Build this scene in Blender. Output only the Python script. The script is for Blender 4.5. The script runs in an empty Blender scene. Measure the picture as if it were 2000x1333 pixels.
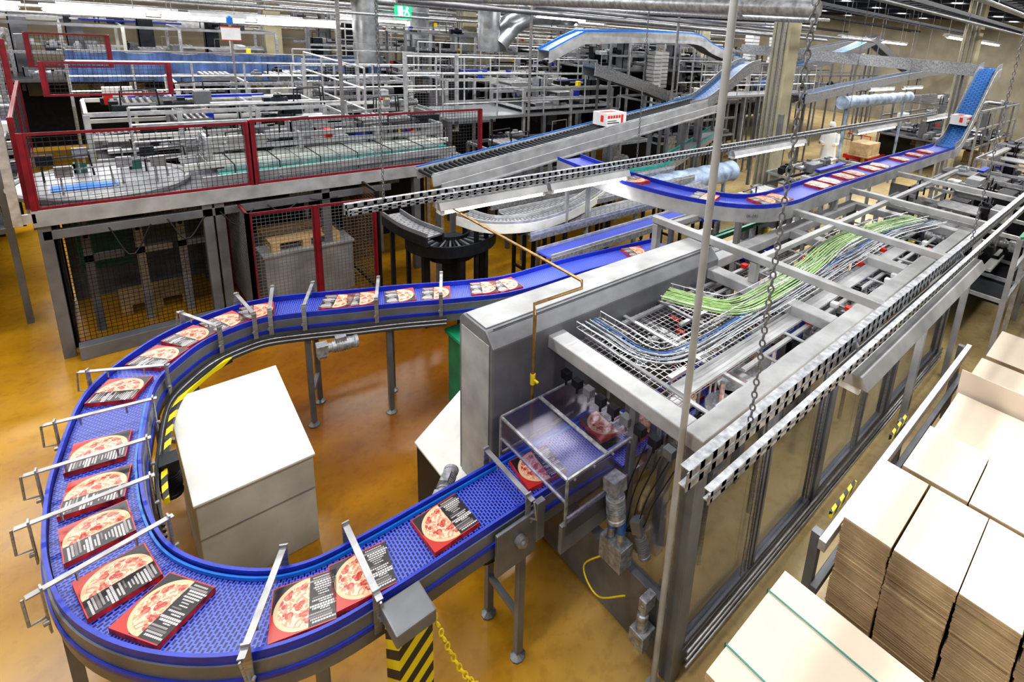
import bpy, math, random
from mathutils import Vector, Matrix
random.seed(7)
V=Vector
# ------------------------------------------------------------------ survey (camera calibration of the hall)
H=4.0; FL=1061.0; PU,PV=1235.0,338.0
Xc=V((1055,193,-1061)).normalized(); Zc=V((325,4062,1061)).normalized()
Yc=Zc.cross(Xc).normalized(); Xc=Yc.cross(Zc).normalized()
def ray(u,v):
    r=V((u-PU,PV-v,-FL)); return V((r.dot(Xc),r.dot(Yc),r.dot(Zc)))
def G(u,v,z):
    d=ray(u,v); t=(z-H)/d.z; return V((d.x*t,d.y*t,z))
def Gy(u,v,y):
    d=ray(u,v); t=y/d.y; return V((d.x*t,y,H+d.z*t))
sc=bpy.context.scene
cam=bpy.data.cameras.new("camera"); co=bpy.data.objects.new("camera",cam)
sc.collection.objects.link(co)
R=Matrix((Xc,Yc,Zc)).to_4x4(); R.translation=V((0,0,H)); co.matrix_world=R
cam.sensor_width=36; cam.lens=FL*36/2000; cam.shift_x=-(PU-1000)/2000; cam.shift_y=(PV-666.5)/2000
cam.clip_start=0.05; cam.clip_end=200
sc.camera=co
try:
    sc.view_settings.view_transform='Standard'
    sc.view_settings.exposure=0.16
    sc.view_settings.look='Medium High Contrast'
except Exception: pass
# ------------------------------------------------------------------ materials
def newmat(name):
    m=bpy.data.materials.new(name); m.use_nodes=True
    nt=m.node_tree; b=nt.nodes["Principled BSDF"]; return m,nt,b
def M(name,col,rough=.5,metal=0.,var=.2,scale=6.,bump=0.,emit=0.,stretch=(1,1,1)):
    m,nt,b=newmat(name)
    tc=nt.nodes.new("ShaderNodeTexCoord"); mp=nt.nodes.new("ShaderNodeMapping"); mp.inputs['Scale'].default_value=stretch
    nt.links.new(tc.outputs['Object'],mp.inputs['Vector'])
    n=nt.nodes.new("ShaderNodeTexNoise"); n.inputs['Scale'].default_value=scale; n.inputs['Detail'].default_value=4
    nt.links.new(mp.outputs[0],n.inputs['Vector'])
    r=nt.nodes.new("ShaderNodeValToRGB")
    r.color_ramp.elements[0].position=.3; r.color_ramp.elements[1].position=.7
    r.color_ramp.elements[0].color=tuple(c*(1-var) for c in col)+(1,)
    r.color_ramp.elements[1].color=tuple(min(1,c*(1+var)) for c in col)+(1,)
    nt.links.new(n.outputs[0],r.inputs[0]); nt.links.new(r.outputs[0],b.inputs['Base Color'])
    b.inputs['Roughness'].default_value=rough; b.inputs['Metallic'].default_value=metal
    if bump:
        bp=nt.nodes.new("ShaderNodeBump"); bp.inputs['Strength'].default_value=bump
        nt.links.new(n.outputs[0],bp.inputs['Height']); nt.links.new(bp.outputs[0],b.inputs['Normal'])
    if emit:
        b.inputs['Emission Color'].default_value=tuple(col)+(1,); b.inputs['Emission Strength'].default_value=emit
    return m
def glassmat(name,tint,gl=.12,rough=.08,k=.35):
    m=bpy.data.materials.new(name); m.use_nodes=True; nt=m.node_tree; nt.nodes.clear()
    o=nt.nodes.new("ShaderNodeOutputMaterial"); t=nt.nodes.new("ShaderNodeBsdfTransparent"); g=nt.nodes.new("ShaderNodeBsdfGlossy")
    x=nt.nodes.new("ShaderNodeMixShader"); t.inputs[0].default_value=tint+(1,); g.inputs['Roughness'].default_value=rough
    fr=nt.nodes.new("ShaderNodeLayerWeight"); fr.inputs[0].default_value=.25
    ma=nt.nodes.new("ShaderNodeMath"); ma.operation='MULTIPLY_ADD'; ma.inputs[1].default_value=k; ma.inputs[2].default_value=gl
    nt.links.new(fr.outputs['Fresnel'],ma.inputs[0]); nt.links.new(ma.outputs[0],x.inputs[0])
    nt.links.new(t.outputs[0],x.inputs[1]); nt.links.new(g.outputs[0],x.inputs[2]); nt.links.new(x.outputs[0],o.inputs[0])
    return m
steel=M("brushed_steel",(.32,.32,.33),.35,.6,.3,10,stretch=(1,1,8))
paint=M("grey_machine_paint",(.16,.165,.18),.4,.3,.25,4)
lpaint=M("light_grey_paint",(.36,.365,.375),.4,.2,.25,4)
galv=M("galvanised_steel",(.32,.33,.35),.4,.5,.4,30)
alu=M("aluminium",(.56,.57,.59),.32,.6,.25,12)
dark=M("dark_metal",(.016,.018,.024),.45,.5,.3,12)
black=M("black_rubber",(.008,.008,.01),.5,0,.3,12)
red=M("dark_red_paint",(.17,.006,.016),.45,0,.25,8)
bred=M("bright_red_paint",(.6,.03,.02),.4,0,.15,8)
wire=M("black_wire",(.04,.04,.045),.5,.5,.1,8)
lwire=M("zinc_wire",(.24,.24,.25),.45,.6,.1,8)
bluep=M("blue_plastic",(.012,.03,.36),.35,0,.2,12)
cyan=M("bright_blue_strip",(.015,.17,.58),.35,0,.1,12)
teal=M("teal_belt",(.02,.3,.26),.4,0,.15,6)
greenm=M("green_plastic",(.01,.21,.1),.4,0,.25,5)
dgreen=M("dark_green_panel",(.01,.09,.07),.5,0,.3,5)
strapm=M("teal_strap",(.01,.2,.17),.4,0,.1,5)
gcable=M("green_cable",(.33,.5,.2),.45,0,.3,20)
wcable=M("pale_blue_cable",(.4,.44,.5),.4,0,.25,20)
bcable=M("blue_cable",(.04,.15,.45),.4,0,.2,20)
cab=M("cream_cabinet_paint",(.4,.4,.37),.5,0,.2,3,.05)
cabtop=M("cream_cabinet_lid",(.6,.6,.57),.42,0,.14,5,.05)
card=M("cardboard_face",(.66,.56,.45),.8,0,.05,2)
cards=M("cardboard_edges",(.48,.35,.21),.85,0,.25,5)
cardd=M("cardboard_gap",(.08,.05,.025),.9,0,.2,5)
wood=M("pallet_wood",(.5,.34,.17),.75,0,.3,6,.1,stretch=(1,8,8))
yel=M("yellow_plastic",(.72,.55,.02),.4,0,.1,8)
brass=M("brass",(.3,.19,.08),.35,.8,.3,20)
white=M("white_plastic",(.68,.69,.7),.45,0,.08,6)
curt=M("blue_fabric",(.075,.13,.29),.85,0,.4,3)
duct=M("silver_duct",(.45,.47,.5),.3,.8,.3,5)
duct2=M("wrapped_blue_grey_duct",(.3,.38,.52),.45,.2,.5,5)
tube_on=M("lit_fluorescent_tube",(1,.98,.94),.4,0,0,1,emit=10)
wallm=M("painted_wall",(.24,.22,.17),.8,0,.25,1)
ceilm=M("dark_ceiling",(.05,.055,.065),.8,0,.3,1.5)
column=M("concrete_column",(.38,.35,.24),.7,0,.2,2,.05)
skin=M("skin",(.55,.33,.24),.5,0,.05,8)
coat=M("white_cotton",(.8,.82,.85),.8,0,.06,5)
orange=M("orange_plastic",(.6,.13,.02),.4,0,.2,5)
plate=M("steel_plate",(.4,.41,.43),.3,.6,.4,60,.2)
glass=glassmat("window_polycarbonate",(.86,.87,.9),.05,k=.28)
acryl=glassmat("clear_acrylic",(.86,.84,.93),.035,.3,.15)
def floormat():
    m,nt,b=newmat("ochre_epoxy_floor"); L=nt.links.new
    tc=nt.nodes.new("ShaderNodeTexCoord")
    def noise(s,d=5):
        n=nt.nodes.new("ShaderNodeTexNoise"); n.inputs['Scale'].default_value=s; n.inputs['Detail'].default_value=d; L(tc.outputs['Object'],n.inputs['Vector']); return n.outputs[0]
    def ramp(n,a,c0,bb,c1):
        r=nt.nodes.new("ShaderNodeValToRGB"); e=r.color_ramp.elements
        e[0].position=a;e[0].color=c0;e[1].position=bb;e[1].color=c1; L(n,r.inputs[0]); return r.outputs[0]
    def mix(f,a,c,mode='MIX'):
        x=nt.nodes.new("ShaderNodeMix"); x.data_type='RGBA'; x.blend_type=mode
        if isinstance(f,float): x.inputs[0].default_value=f
        else: L(f,x.inputs[0])
        for i,k in ((6,a),(7,c)):
            if isinstance(k,tuple): x.inputs[i].default_value=k
            else: L(k,x.inputs[i])
        return x.outputs[2]
    def mth(op,a,c):
        n=nt.nodes.new("ShaderNodeMath"); n.operation=op; n.use_clamp=(op=='DIVIDE')
        for i,k in enumerate((a,c)):
            if isinstance(k,(int,float)): n.inputs[i].default_value=k
            else: L(k,n.inputs[i])
        return n.outputs[0]
    geo=nt.nodes.new("ShaderNodeNewGeometry"); s=nt.nodes.new("ShaderNodeSeparateXYZ"); L(geo.outputs['Position'],s.inputs[0])
    X,Y=s.outputs[0],s.outputs[1]
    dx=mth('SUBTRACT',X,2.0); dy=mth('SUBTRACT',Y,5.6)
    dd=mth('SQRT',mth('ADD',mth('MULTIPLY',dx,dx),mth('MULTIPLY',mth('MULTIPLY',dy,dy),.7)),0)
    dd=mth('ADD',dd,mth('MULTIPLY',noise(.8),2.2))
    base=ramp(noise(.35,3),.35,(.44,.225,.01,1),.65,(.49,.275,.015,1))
    brown_mask=ramp(mth('DIVIDE',dd,4.8),.4,(1,1,1,1),.95,(0,0,0,1))  # browner zone around the middle, fading outwards with noise
    base=mix(brown_mask,base,(.21,.082,.006,1))
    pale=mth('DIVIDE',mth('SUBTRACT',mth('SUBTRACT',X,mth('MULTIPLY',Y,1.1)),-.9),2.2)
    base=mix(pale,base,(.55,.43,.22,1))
    r2=ramp(noise(1.6,8),.35,(.82,.78,.74,1),.6,(1,1,1,1)); r3=ramp(noise(14,6),.36,(.88,.86,.84,1),.5,(1,1,1,1))
    L(mix(1.0,mix(1.0,base,r2,'MULTIPLY'),r3,'MULTIPLY'),b.inputs['Base Color'])
    b.inputs['Roughness'].default_value=.24
    return m
def beltmat(name,c1,c2,bw=.05,rh=.016,ms=.24):
    m,nt,b=newmat(name); L=nt.links.new
    uv=nt.nodes.new("ShaderNodeUVMap"); br=nt.nodes.new("ShaderNodeTexBrick")
    L(uv.outputs[0],br.inputs['Vector']); br.inputs['Scale'].default_value=1
    br.inputs['Brick Width'].default_value=bw; br.inputs['Row Height'].default_value=rh; br.inputs['Mortar Size'].default_value=rh*ms
    br.inputs['Color1'].default_value=c1+(1,); br.inputs['Color2'].default_value=tuple(x*.8 for x in c1)+(1,); br.inputs['Mortar'].default_value=c2+(1,)
    L(br.outputs[0],b.inputs['Base Color']); b.inputs['Roughness'].default_value=.33
    bp=nt.nodes.new("ShaderNodeBump"); bp.inputs['Strength'].default_value=.6; bp.inputs['Distance'].default_value=.004; bp.invert=True
    L(br.outputs['Fac'],bp.inputs['Height']); L(bp.outputs[0],b.inputs['Normal'])
    return m
bluebelt=beltmat("blue_modular_belt",(.004,.006,.08),(.07,.11,.62),.03,.017,.22)
bluebelt2=beltmat("pale_blue_belt",(.07,.22,.5),(.02,.06,.2),.12,.05)
greybelt=beltmat("grey_belt",(.3,.31,.32),(.08,.08,.09),.1,.05)
def stripemat():
    m,nt,b=newmat("yellow_black_hazard_stripes"); L=nt.links.new
    tc=nt.nodes.new("ShaderNodeTexCoord"); s=nt.nodes.new("ShaderNodeSeparateXYZ"); L(tc.outputs['Object'],s.inputs[0])
    a=nt.nodes.new("ShaderNodeMath"); a.operation='SUBTRACT'; L(s.outputs[2],a.inputs[0]); L(s.outputs[0],a.inputs[1])
    a2=nt.nodes.new("ShaderNodeMath"); a2.operation='ADD'; L(a.outputs[0],a2.inputs[0]); L(s.outputs[1],a2.inputs[1])
    d=nt.nodes.new("ShaderNodeMath"); d.operation='MULTIPLY'; d.inputs[1].default_value=8; L(a2.outputs[0],d.inputs[0])
    f=nt.nodes.new("ShaderNodeMath"); f.operation='FRACT'; L(d.outputs[0],f.inputs[0])
    g=nt.nodes.new("ShaderNodeMath"); g.operation='GREATER_THAN'; g.inputs[1].default_value=.5; L(f.outputs[0],g.inputs[0])
    x=nt.nodes.new("ShaderNodeMix"); x.data_type='RGBA'; x.inputs[6].default_value=(.02,.02,.02,1); x.inputs[7].default_value=(.7,.58,.01,1)
    L(g.outputs[0],x.inputs[0]); L(x.outputs[2],b.inputs['Base Color']); return m
hazard=stripemat()
def pizzamat():
    m,nt,b=newmat("pizza_box_print"); L=nt.links.new
    tc=nt.nodes.new("ShaderNodeTexCoord"); s=nt.nodes.new("ShaderNodeSeparateXYZ"); L(tc.outputs['Object'],s.inputs[0])
    def mt(op,a,c=None):
        n=nt.nodes.new("ShaderNodeMath"); n.operation=op
        for i,k in enumerate((a,c)):
            if k is None: continue
            if isinstance(k,(int,float)): n.inputs[i].default_value=k
            else: L(k,n.inputs[i])
        return n.outputs[0]
    def mix(f,a,c):
        x=nt.nodes.new("ShaderNodeMix"); x.data_type='RGBA'; L(f,x.inputs[0])
        for i,k in ((6,a),(7,c)):
            if isinstance(k,tuple): x.inputs[i].default_value=k+(1,)
            else: L(k,x.inputs[i])
        return x.outputs[2]
    def wn(v):
        n=nt.nodes.new("ShaderNodeTexWhiteNoise"); n.noise_dimensions='1D'; L(v,n.inputs['W']); return n.outputs['Value']
    X,Y=s.outputs[0],s.outputs[1]
    dx=mt('SUBTRACT',X,-.005); d=mt('SQRT',mt('ADD',mt('MULTIPLY',dx,dx),mt('MULTIPLY',Y,Y)))
    vo=nt.nodes.new("ShaderNodeTexVoronoi"); vo.inputs['Scale'].default_value=27; L(tc.outputs['Object'],vo.inputs['Vector'])
    no=nt.nodes.new("ShaderNodeTexNoise"); no.inputs['Scale'].default_value=60; L(tc.outputs['Object'],no.inputs['Vector'])
    blob=mt('LESS_THAN',vo.outputs['Distance'],.47)
    sal=mix(mt('GREATER_THAN',no.outputs[0],.52),(.36,.05,.035),(.55,.16,.11))
    chz=mix(mt('GREATER_THAN',no.outputs[0],.5),(.7,.48,.34),(.55,.24,.15))
    top=mix(blob,chz,sal); top=mix(mt('GREATER_THAN',d,.116),top,(.6,.4,.24))
    rowv=mt('MULTIPLY',Y,72); row=mt('FLOOR',rowv); fr=mt('FRACT',rowv)
    w1=wn(row); w2=wn(mt('ADD',row,37.3))
    ln=mt('ADD',.02,mt('MULTIPLY',w1,.045)); cx=mt('ABSOLUTE',mt('SUBTRACT',X,mt('ADD',-.092,mt('MULTIPLY',w2,.03))))
    txt=mt('MULTIPLY',mt('LESS_THAN',cx,ln),mt('MULTIPLY',mt('LESS_THAN',fr,mt('ADD',.4,mt('MULTIPLY',w1,.4))),mt('LESS_THAN',mt('ABSOLUTE',Y),.125)))
    br=mt('FRACT',mt('MULTIPLY',X,mt('ADD',70,mt('MULTIPLY',w2,80)))); txt=mt('MULTIPLY',txt,mt('GREATER_THAN',br,.2))
    tcol=mix(w2,(.6,.57,.57),(.14,.12,.12))
    base=mix(txt,(.012,.01,.012),tcol)
    pm=mt('MULTIPLY',mt('LESS_THAN',d,.134),mt('GREATER_THAN',X,-.022))
    c=mix(pm,base,top)
    title=mt('MULTIPLY',mt('GREATER_THAN',X,.03),mt('MULTIPLY',mt('GREATER_THAN',d,.134),mt('GREATER_THAN',Y,0))); c=mix(title,c,(.4,.03,.02))
    bd=mt('GREATER_THAN',mt('ABSOLUTE',Y),.135); c=mix(bd,c,(.45,.025,.02))
    bd=mt('GREATER_THAN',X,.136); c=mix(bd,c,(.45,.025,.02))
    L(c,b.inputs['Base Color']); b.inputs['Roughness'].default_value=.3
    return m
pizzam=pizzamat(); pizzaside=M("pizza_box_side_print",(.42,.03,.022),.4,0,.7,22)
# ------------------------------------------------------------------ mesh builder
class MB:
    def __init__(s): s.v=[];s.f=[];s.m=[];s.uv={};s.c=0
    def _a(s,vs,fs,uvs=None):
        o=len(s.v); s.v+= [V(p) for p in vs]
        for i,f in enumerate(fs):
            if uvs: s.uv[len(s.f)]=uvs[i]
            s.f.append([o+k for k in f]); s.m.append(s.c)
        return s
    def box(s,x0,x1,y0,y1,z0,z1):
        x0,x1=sorted((x0,x1)); y0,y1=sorted((y0,y1)); z0,z1=sorted((z0,z1))
        return s._a([(x0,y0,z0),(x1,y0,z0),(x1,y1,z0),(x0,y1,z0),(x0,y0,z1),(x1,y0,z1),(x1,y1,z1),(x0,y1,z1)],
          [(0,3,2,1),(4,5,6,7),(0,1,5,4),(1,2,6,5),(2,3,7,6),(3,0,4,7)])
    def beam(s,p,q,w,h=None,up=(0,0,1)):
        h=h or w; p=V(p);q=V(q); d=(q-p).normalized(); up=V(up)
        if abs(d.dot(up))>.98: up=V((1,0,0))
        a=d.cross(up).normalized(); b=a.cross(d).normalized(); a*=w/2; b*=h/2
        return s._a([p-a-b,p+a-b,p+a+b,p-a+b,q-a-b,q+a-b,q+a+b,q-a+b],
          [(0,1,2,3),(7,6,5,4),(0,4,5,1),(1,5,6,2),(2,6,7,3),(3,7,4,0)])
    def tube(s,pts,r,n=6):
        pts=[V(p) for p in pts]; rs=r if isinstance(r,(list,tuple)) else [r]*len(pts)
        rings=[]; prev=None
        for i,p in enumerate(pts):
            t=(pts[min(i+1,len(pts)-1)]-pts[max(i-1,0)])
            if t.length<1e-7: t=V((0,0,1))
            t.normalize()
            if prev is None:
                a=t.cross(V((0,0,1)));
                if a.length<.1: a=t.cross(V((1,0,0)))
            else: a=prev-t*prev.dot(t)
            a.normalize(); prev=a; b=t.cross(a)
            rings.append([p+(a*math.cos(k*2*math.pi/n)+b*math.sin(k*2*math.pi/n))*rs[i] for k in range(n)])
        vs=[x for r_ in rings for x in r_]; fs=[]
        for i in range(len(pts)-1):
            for k in range(n): fs.append((i*n+k,i*n+(k+1)%n,(i+1)*n+(k+1)%n,(i+1)*n+k))
        fs.append(tuple(range(n))[::-1]); fs.append(tuple((len(pts)-1)*n+k for k in range(n)))
        return s._a(vs,fs)
    def torus(s,c,ax,ay,R1,R2,r,n=10,m=5):
        c=V(c);ax=V(ax).normalized();ay=V(ay).normalized();az=ax.cross(ay);vs=[];fs=[]
        for i in range(n):
            t=2*math.pi*i/n; d=ax*math.cos(t)*R1+ay*math.sin(t)*R2; dn=(ax*math.cos(t)+ay*math.sin(t))
            for k in range(m):
                u=2*math.pi*k/m; vs.append(c+d+dn*r*math.cos(u)+az*r*math.sin(u))
        for i in range(n):
            for k in range(m): fs.append((i*m+k,((i+1)%n)*m+k,((i+1)%n)*m+(k+1)%m,i*m+(k+1)%m))
        return s._a(vs,fs)
    def prism(s,pts,vec):
        pts=[V(p) for p in pts]; vec=V(vec); n=len(pts)
        fs=[tuple(range(n))[::-1],tuple(range(n,2*n))]+[(i,(i+1)%n,n+(i+1)%n,n+i) for i in range(n)]
        return s._a(pts+[p+vec for p in pts],fs)
    def sweep(s,path,prof,uv=False):
        n=len(prof); vs=[];fs=[];uvs=[]; L=0
        Ls=[]
        for i,p in enumerate(path):
            t=path[min(i+1,len(path)-1)]-path[max(i-1,0)]; t.z=0; t.normalize(); sd=V((t.y,-t.x,0))
            if i: L+=(path[i]-path[i-1]).length
            Ls.append(L)
            for a,b in prof: vs.append(p+sd*a+V((0,0,b)))
        for i in range(len(path)-1):
            for k in range(n):
                k2=(k+1)%n
                fs.append((i*n+k,i*n+k2,(i+1)*n+k2,(i+1)*n+k))
                uvs.append(((prof[k][0],Ls[i]),(prof[k2][0],Ls[i]),(prof[k2][0],Ls[i+1]),(prof[k][0],Ls[i+1])))
        fs.append(tuple(range(n))[::-1]); uvs.append(tuple((0,0) for _ in range(n)))
        fs.append(tuple((len(path)-1)*n+k for k in range(n))); uvs.append(tuple((0,0) for _ in range(n)))
        return s._a(vs,fs,uvs if uv else None)
    def net(s,o,u,v,sp,r=.002,sp2=None):
        o=V(o);u=V(u);v=V(v); nu=max(1,int(u.length/sp)); nv=max(1,int(v.length/(sp2 or sp)))
        nrm=u.cross(v).normalized()
        for i in range(nu+1): p=o+u*(i/nu); s.beam(p,p+v,r*2,r*2,nrm)
        for i in range(nv+1): p=o+v*(i/nv); s.beam(p,p+u,r*2,r*2,nrm)
        return s
    def channel(s,p,q,w=.085,d=.045,step=.08):
        p=V(p);q=V(q);L=(q-p).length;dr=(q-p).normalized();sd=V((0,1,0)); hs=w*.38
        for sg in (-1,1): 
            zz=sg*(w/2-hs/2); s.beam(p+V((0,0,zz)),q+V((0,0,zz)),.004,hs)
        for zz in (-w/2,w/2): s.beam(p+V((0,0,zz))+sd*d/2,q+V((0,0,zz))+sd*d/2,d,.004)
        n=int(L/step)
        for i in range(n+1):
            c=p+dr*(i*L/n); s.beam(c-dr*.014,c+dr*.014,.004,w)
        return s
def mk(mb,name,mats,parent=None,label=None,cat=None,group=None,kind=None,smooth=False,bevel=0,loc=None):
    if not isinstance(mats,(list,tuple)): mats=[mats]
    if parent is not None: o=parent.location.copy()
    elif loc is not None: o=V(loc)
    else:
        xs=[p.x for p in mb.v];ys=[p.y for p in mb.v];zs=[p.z for p in mb.v]
        o=V(((min(xs)+max(xs))/2,(min(ys)+max(ys))/2,min(zs)))
    me=bpy.data.meshes.new(name); me.from_pydata([tuple(p-o) for p in mb.v],[],mb.f)
    for m in mats: me.materials.append(m)
    me.polygons.foreach_set('material_index',mb.m)
    if smooth: me.polygons.foreach_set('use_smooth',[True]*len(me.polygons))
    if mb.uv:
        ul=me.uv_layers.new(name="UVMap")
        for pi,uvs in mb.uv.items():
            pl=me.polygons[pi]
            for j,li in enumerate(pl.loop_indices): ul.data[li].uv=uvs[j]
    me.update()
    ob=bpy.data.objects.new(name,me); sc.collection.objects.link(ob)
    if parent is not None: ob.parent=parent
    else: ob.location=o
    if label: ob["label"]=label
    if cat: ob["category"]=cat
    if group: ob["group"]=group
    if kind: ob["kind"]=kind
    if bevel:
        b=ob.modifiers.new("bevel",'BEVEL'); b.width=bevel; b.segments=2; b.limit_method='ANGLE'
    if smooth and bevel==0:
        try: me.set_sharp_from_angle(angle=math.radians(40))
        except Exception: pass
    return ob
def thing(name,label,cat,loc,group=None):
    e=bpy.data.objects.new(name,None); e.empty_display_size=.1; e.location=V(loc); sc.collection.objects.link(e)
    e["label"]=label; e["category"]=cat
    if group: e["group"]=group
    return e
def smooth_path(pts,ds=.06):
    P=[V(p) for p in pts]; P=[P[0]*2-P[1]]+P+[P[-1]*2-P[-2]]; out=[]
    for i in range(1,len(P)-2):
        a,b,c,d=P[i-1:i+3]; n=16
        for k in range(n):
            t=k/n; out.append(.5*((2*b)+(c-a)*t+(2*a-5*b+4*c-d)*t*t+(3*b-a-3*c+d)*t**3))
    out.append(P[-2]); res=[out[0]]; acc=0
    for i in range(1,len(out)):
        seg=out[i]-out[i-1]; L=seg.length
        while acc+L>=ds:
            r=(ds-acc)/L; q=out[i]-seg*(1-r); res.append(q.copy()); seg=out[i]-q; L=seg.length; acc=0
            if L<1e-9: break
        acc+=L
    res.append(out[-1]); return res
def tang(path,i):
    t=path[min(i+1,len(path)-1)]-path[max(i-1,0)]; t.z=0; return t.normalized()
def near(path,p): return min(range(len(path)),key=lambda i:(path[i].xy-V(p).xy).length)
def leg_pair(par,p,t,w,ztop,mat=None,foot=True,name="leg"):
    sd=V((t.y,-t.x,0))
    for sg in (-1,1):
        b=MB(); q=p+sd*sg*w/2; b.beam(V((q.x,q.y,.05 if foot else 0)),V((q.x,q.y,ztop)),.045,.045)
        if foot: b.tube([(q.x,q.y,0),(q.x,q.y,.012),(q.x,q.y,.03),(q.x,q.y,.06)],[.05,.05,.015,.012],10)
        if sg==1: b.beam(V((q.x,q.y,.35))-sd*w,V((q.x,q.y,.35)),.035,.035)
        mk(b,name,mat or steel,par)
def conveyor(name,label,path,w,beltm,framem=None,railm=None,fh=.14,railh=.05,legs=(),group=None,legm=None,cat="conveyor",strip=None):
    par=thing(name,label,cat,(path[len(path)//2].x,path[len(path)//2].y,0 if legs else path[len(path)//2].z-fh),group)
    mk(MB().sweep(path,[(-w/2,0),(w/2,0),(w/2,-.02),(-w/2,-.02)],uv=True),"belt",beltm,par)
    for s in (-1,1):
        a,b=s*(w/2+.005),s*(w/2+.03)
        pr=[(a,.0),(b,.0),(b,-fh),(s*(w/2-.03),-fh),(s*(w/2-.03),-fh+.01),(a,-fh+.01)]
        mk(MB().sweep(path,pr),"side_frame",framem or paint,par)
        if railh: mk(MB().sweep(path,[(a,-.005),(s*(w/2+.022),-.005),(s*(w/2+.022),railh),(a,railh)]),"guide_rail",railm or bluep,par)
        if strip and s==strip: mk(MB().sweep(path,[(s*(w/2-.001),.004),(s*(w/2-.012),.004),(s*(w/2-.012),.025),(s*(w/2-.001),.025)]),"wear_strip",cyan,par)
        if strip: mk(MB().sweep(path,[(s*(w/2+.031),-fh*.55),(s*(w/2+.04),-fh*.55),(s*(w/2+.04),-fh*.4),(s*(w/2+.031),-fh*.4)]),"trim_bar",bluep,par)
    for i in legs:
        p=path[i]; leg_pair(par,p,tang(path,i),w,p.z-fh+.005,legm)
    return par
def motor(p,d,par,r=.05,L=.2,name="drive_motor",mat=None):
    p=V(p);d=V(d).normalized(); b=MB()
    b.tube([p,p+d*L*.15,p+d*L*.16,p+d*L],[r*.8,r*.8,r,r],14)
    for k in range(7): q=p+d*L*(.25+k*.09); b.tube([q,q+d*L*.03],[r*1.12]*2,14)
    b.tube([p+d*L,p+d*L*1.02,p+d*L*1.14,p+d*L*1.16],[r,r*1.1,r*1.1,r*.7],14)
    b.beam(p-d*.09,p,r*1.9,r*1.9); b.beam(p-d*.05,p-d*.05+V((0,0,-r*1.5)),r*1.2,r*1.2)
    q=p+d*L*.5+V((0,0,r*1.2)); b.beam(q-d*.045,q+d*.045,r*1.1,r*.8)
    return mk(b,name,mat or galv,par,smooth=True)
# ------------------------------------------------------------------ room
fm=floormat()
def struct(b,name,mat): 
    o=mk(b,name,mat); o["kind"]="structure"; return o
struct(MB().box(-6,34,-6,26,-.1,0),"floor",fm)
struct(MB().box(-6,34,26,26.2,0,6),"wall_north",wallm)
struct(MB().box(34,34.2,-6,26,0,6),"wall_east",wallm)
struct(MB().box(-6.2,-6,-6,26,0,6),"wall_west",wallm)
struct(MB().box(-6,34,-6.2,-6,0,6),"wall_south",wallm)
struct(MB().box(-6,34,-6,26,6,6.1),"ceiling",ceilm)
for y in (-2,1.8,5.6,9.4,13.2,17,21):
    for x in (-1,6.5,14,21.5,29):
        l=bpy.data.lights.new("ceiling_strip_light",'AREA'); l.shape='RECTANGLE'; l.size=6; l.size_y=.35; l.energy=205 if y<8 else 200
        if x<10 and y<3: l.energy=165
        l.color=(1,.985,.965)
        o=bpy.data.objects.new("ceiling_strip_light",l); o.location=(x,y,5.75); sc.collection.objects.link(o)
w=bpy.data.worlds.new("world"); sc.world=w; w.use_nodes=True; w.node_tree.nodes["Background"].inputs[0].default_value=(.8,.85,.95,1); w.node_tree.nodes["Background"].inputs[1].default_value=.5
# ------------------------------------------------------------------ main U conveyor
ZB=1.2
cl=[(1190,838),(1050,918),(870,1028),(735,1110),(610,1176),(480,1206),(340,1192),(240,1140),(196,1055),(188,965),(198,890),(238,770),(310,702),(372,662),(440,633),(505,613),(570,603),(685,592),(785,582),(900,573),(1000,560),(1130,522),(1300,480)]
upath=smooth_path([G(u,v,ZB) for u,v in cl],.05)
UW=.36
def ui(u,v): return near(upath,G(u,v,ZB))
legsU=[ui(*c) for c in ((985,960),(610,1176),(215,1100),(200,880),(330,690),(600,600),(760,585),(1130,522))]
uc=conveyor("curved_belt_conveyor","U-shaped blue modular belt conveyor with grey steel sides on legs",upath,UW,bluebelt,paint,bluep,.19,.05,legsU,legm=paint,strip=1)
inner=[upath[i]+V((tang(upath,i).y,-tang(upath,i).x,0))*(UW/2+.07)-V((0,0,.13)) for i in range(ui(200,1040),ui(880,575))]
for j in range(5):
    mk(MB().tube([p+V((0,0,-.02*j)) for p in inner[::2]],.009,6),"cable",[black,galv,black,lpaint,black][j],uc,smooth=True)
mk(MB().sweep([p-V((0,0,.05)) for p in inner[6:46]],[(.02,-.03),(.05,-.03),(.05,.01),(.02,.01)]),"hazard_strip",hazard,uc)
for (u,v) in ((985,955),(705,1120),(530,1202),(225,1122),(190,1010),(193,925),(215,830),(255,750),(395,650),(478,620),(528,606),(600,600),(738,588),(862,577)):
    i=ui(u,v); p=upath[i]; t=tang(upath,i); sd=V((t.y,-t.x,0)); b=MB(); z=V((0,0,1)); h=.13; wd=UW/2+.055
    b.beam(p-sd*(wd+.05)+z*h,p+sd*(wd+.02)+z*h,.03,.008,z)
    for s in (-1,1):
        b.beam(p+sd*s*wd-z*.12,p+sd*s*wd+z*(h+.02),.035,.008,sd)
        b.tube([p+sd*s*wd-z*.05-t*.015,p+sd*s*(wd+.02)-z*.05-t*.015],.012,8)
    q=p-sd*(wd+.06); b.tube([q+z*h,q+z*(h-.14)-t*.02,q+sd*.06+z*(h-.16)],.006,6)
    b.tube([p+sd*.1+z*h,p+sd*.1+z*.07],.006,6); b.tube([p-sd*.12+z*h,p-sd*.12+z*.07],.006,6)
    mk(b,"guide_bracket",steel,uc)
motor(G(640,680,.98),(1,-.15,0),uc,.055,.22)
motor(G(330,915,.98),(0,.15,-1),uc,.055,.2,mat=dark)
motor(G(862,968,1.08),(.7,.7,0),uc,.045,.18)
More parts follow.
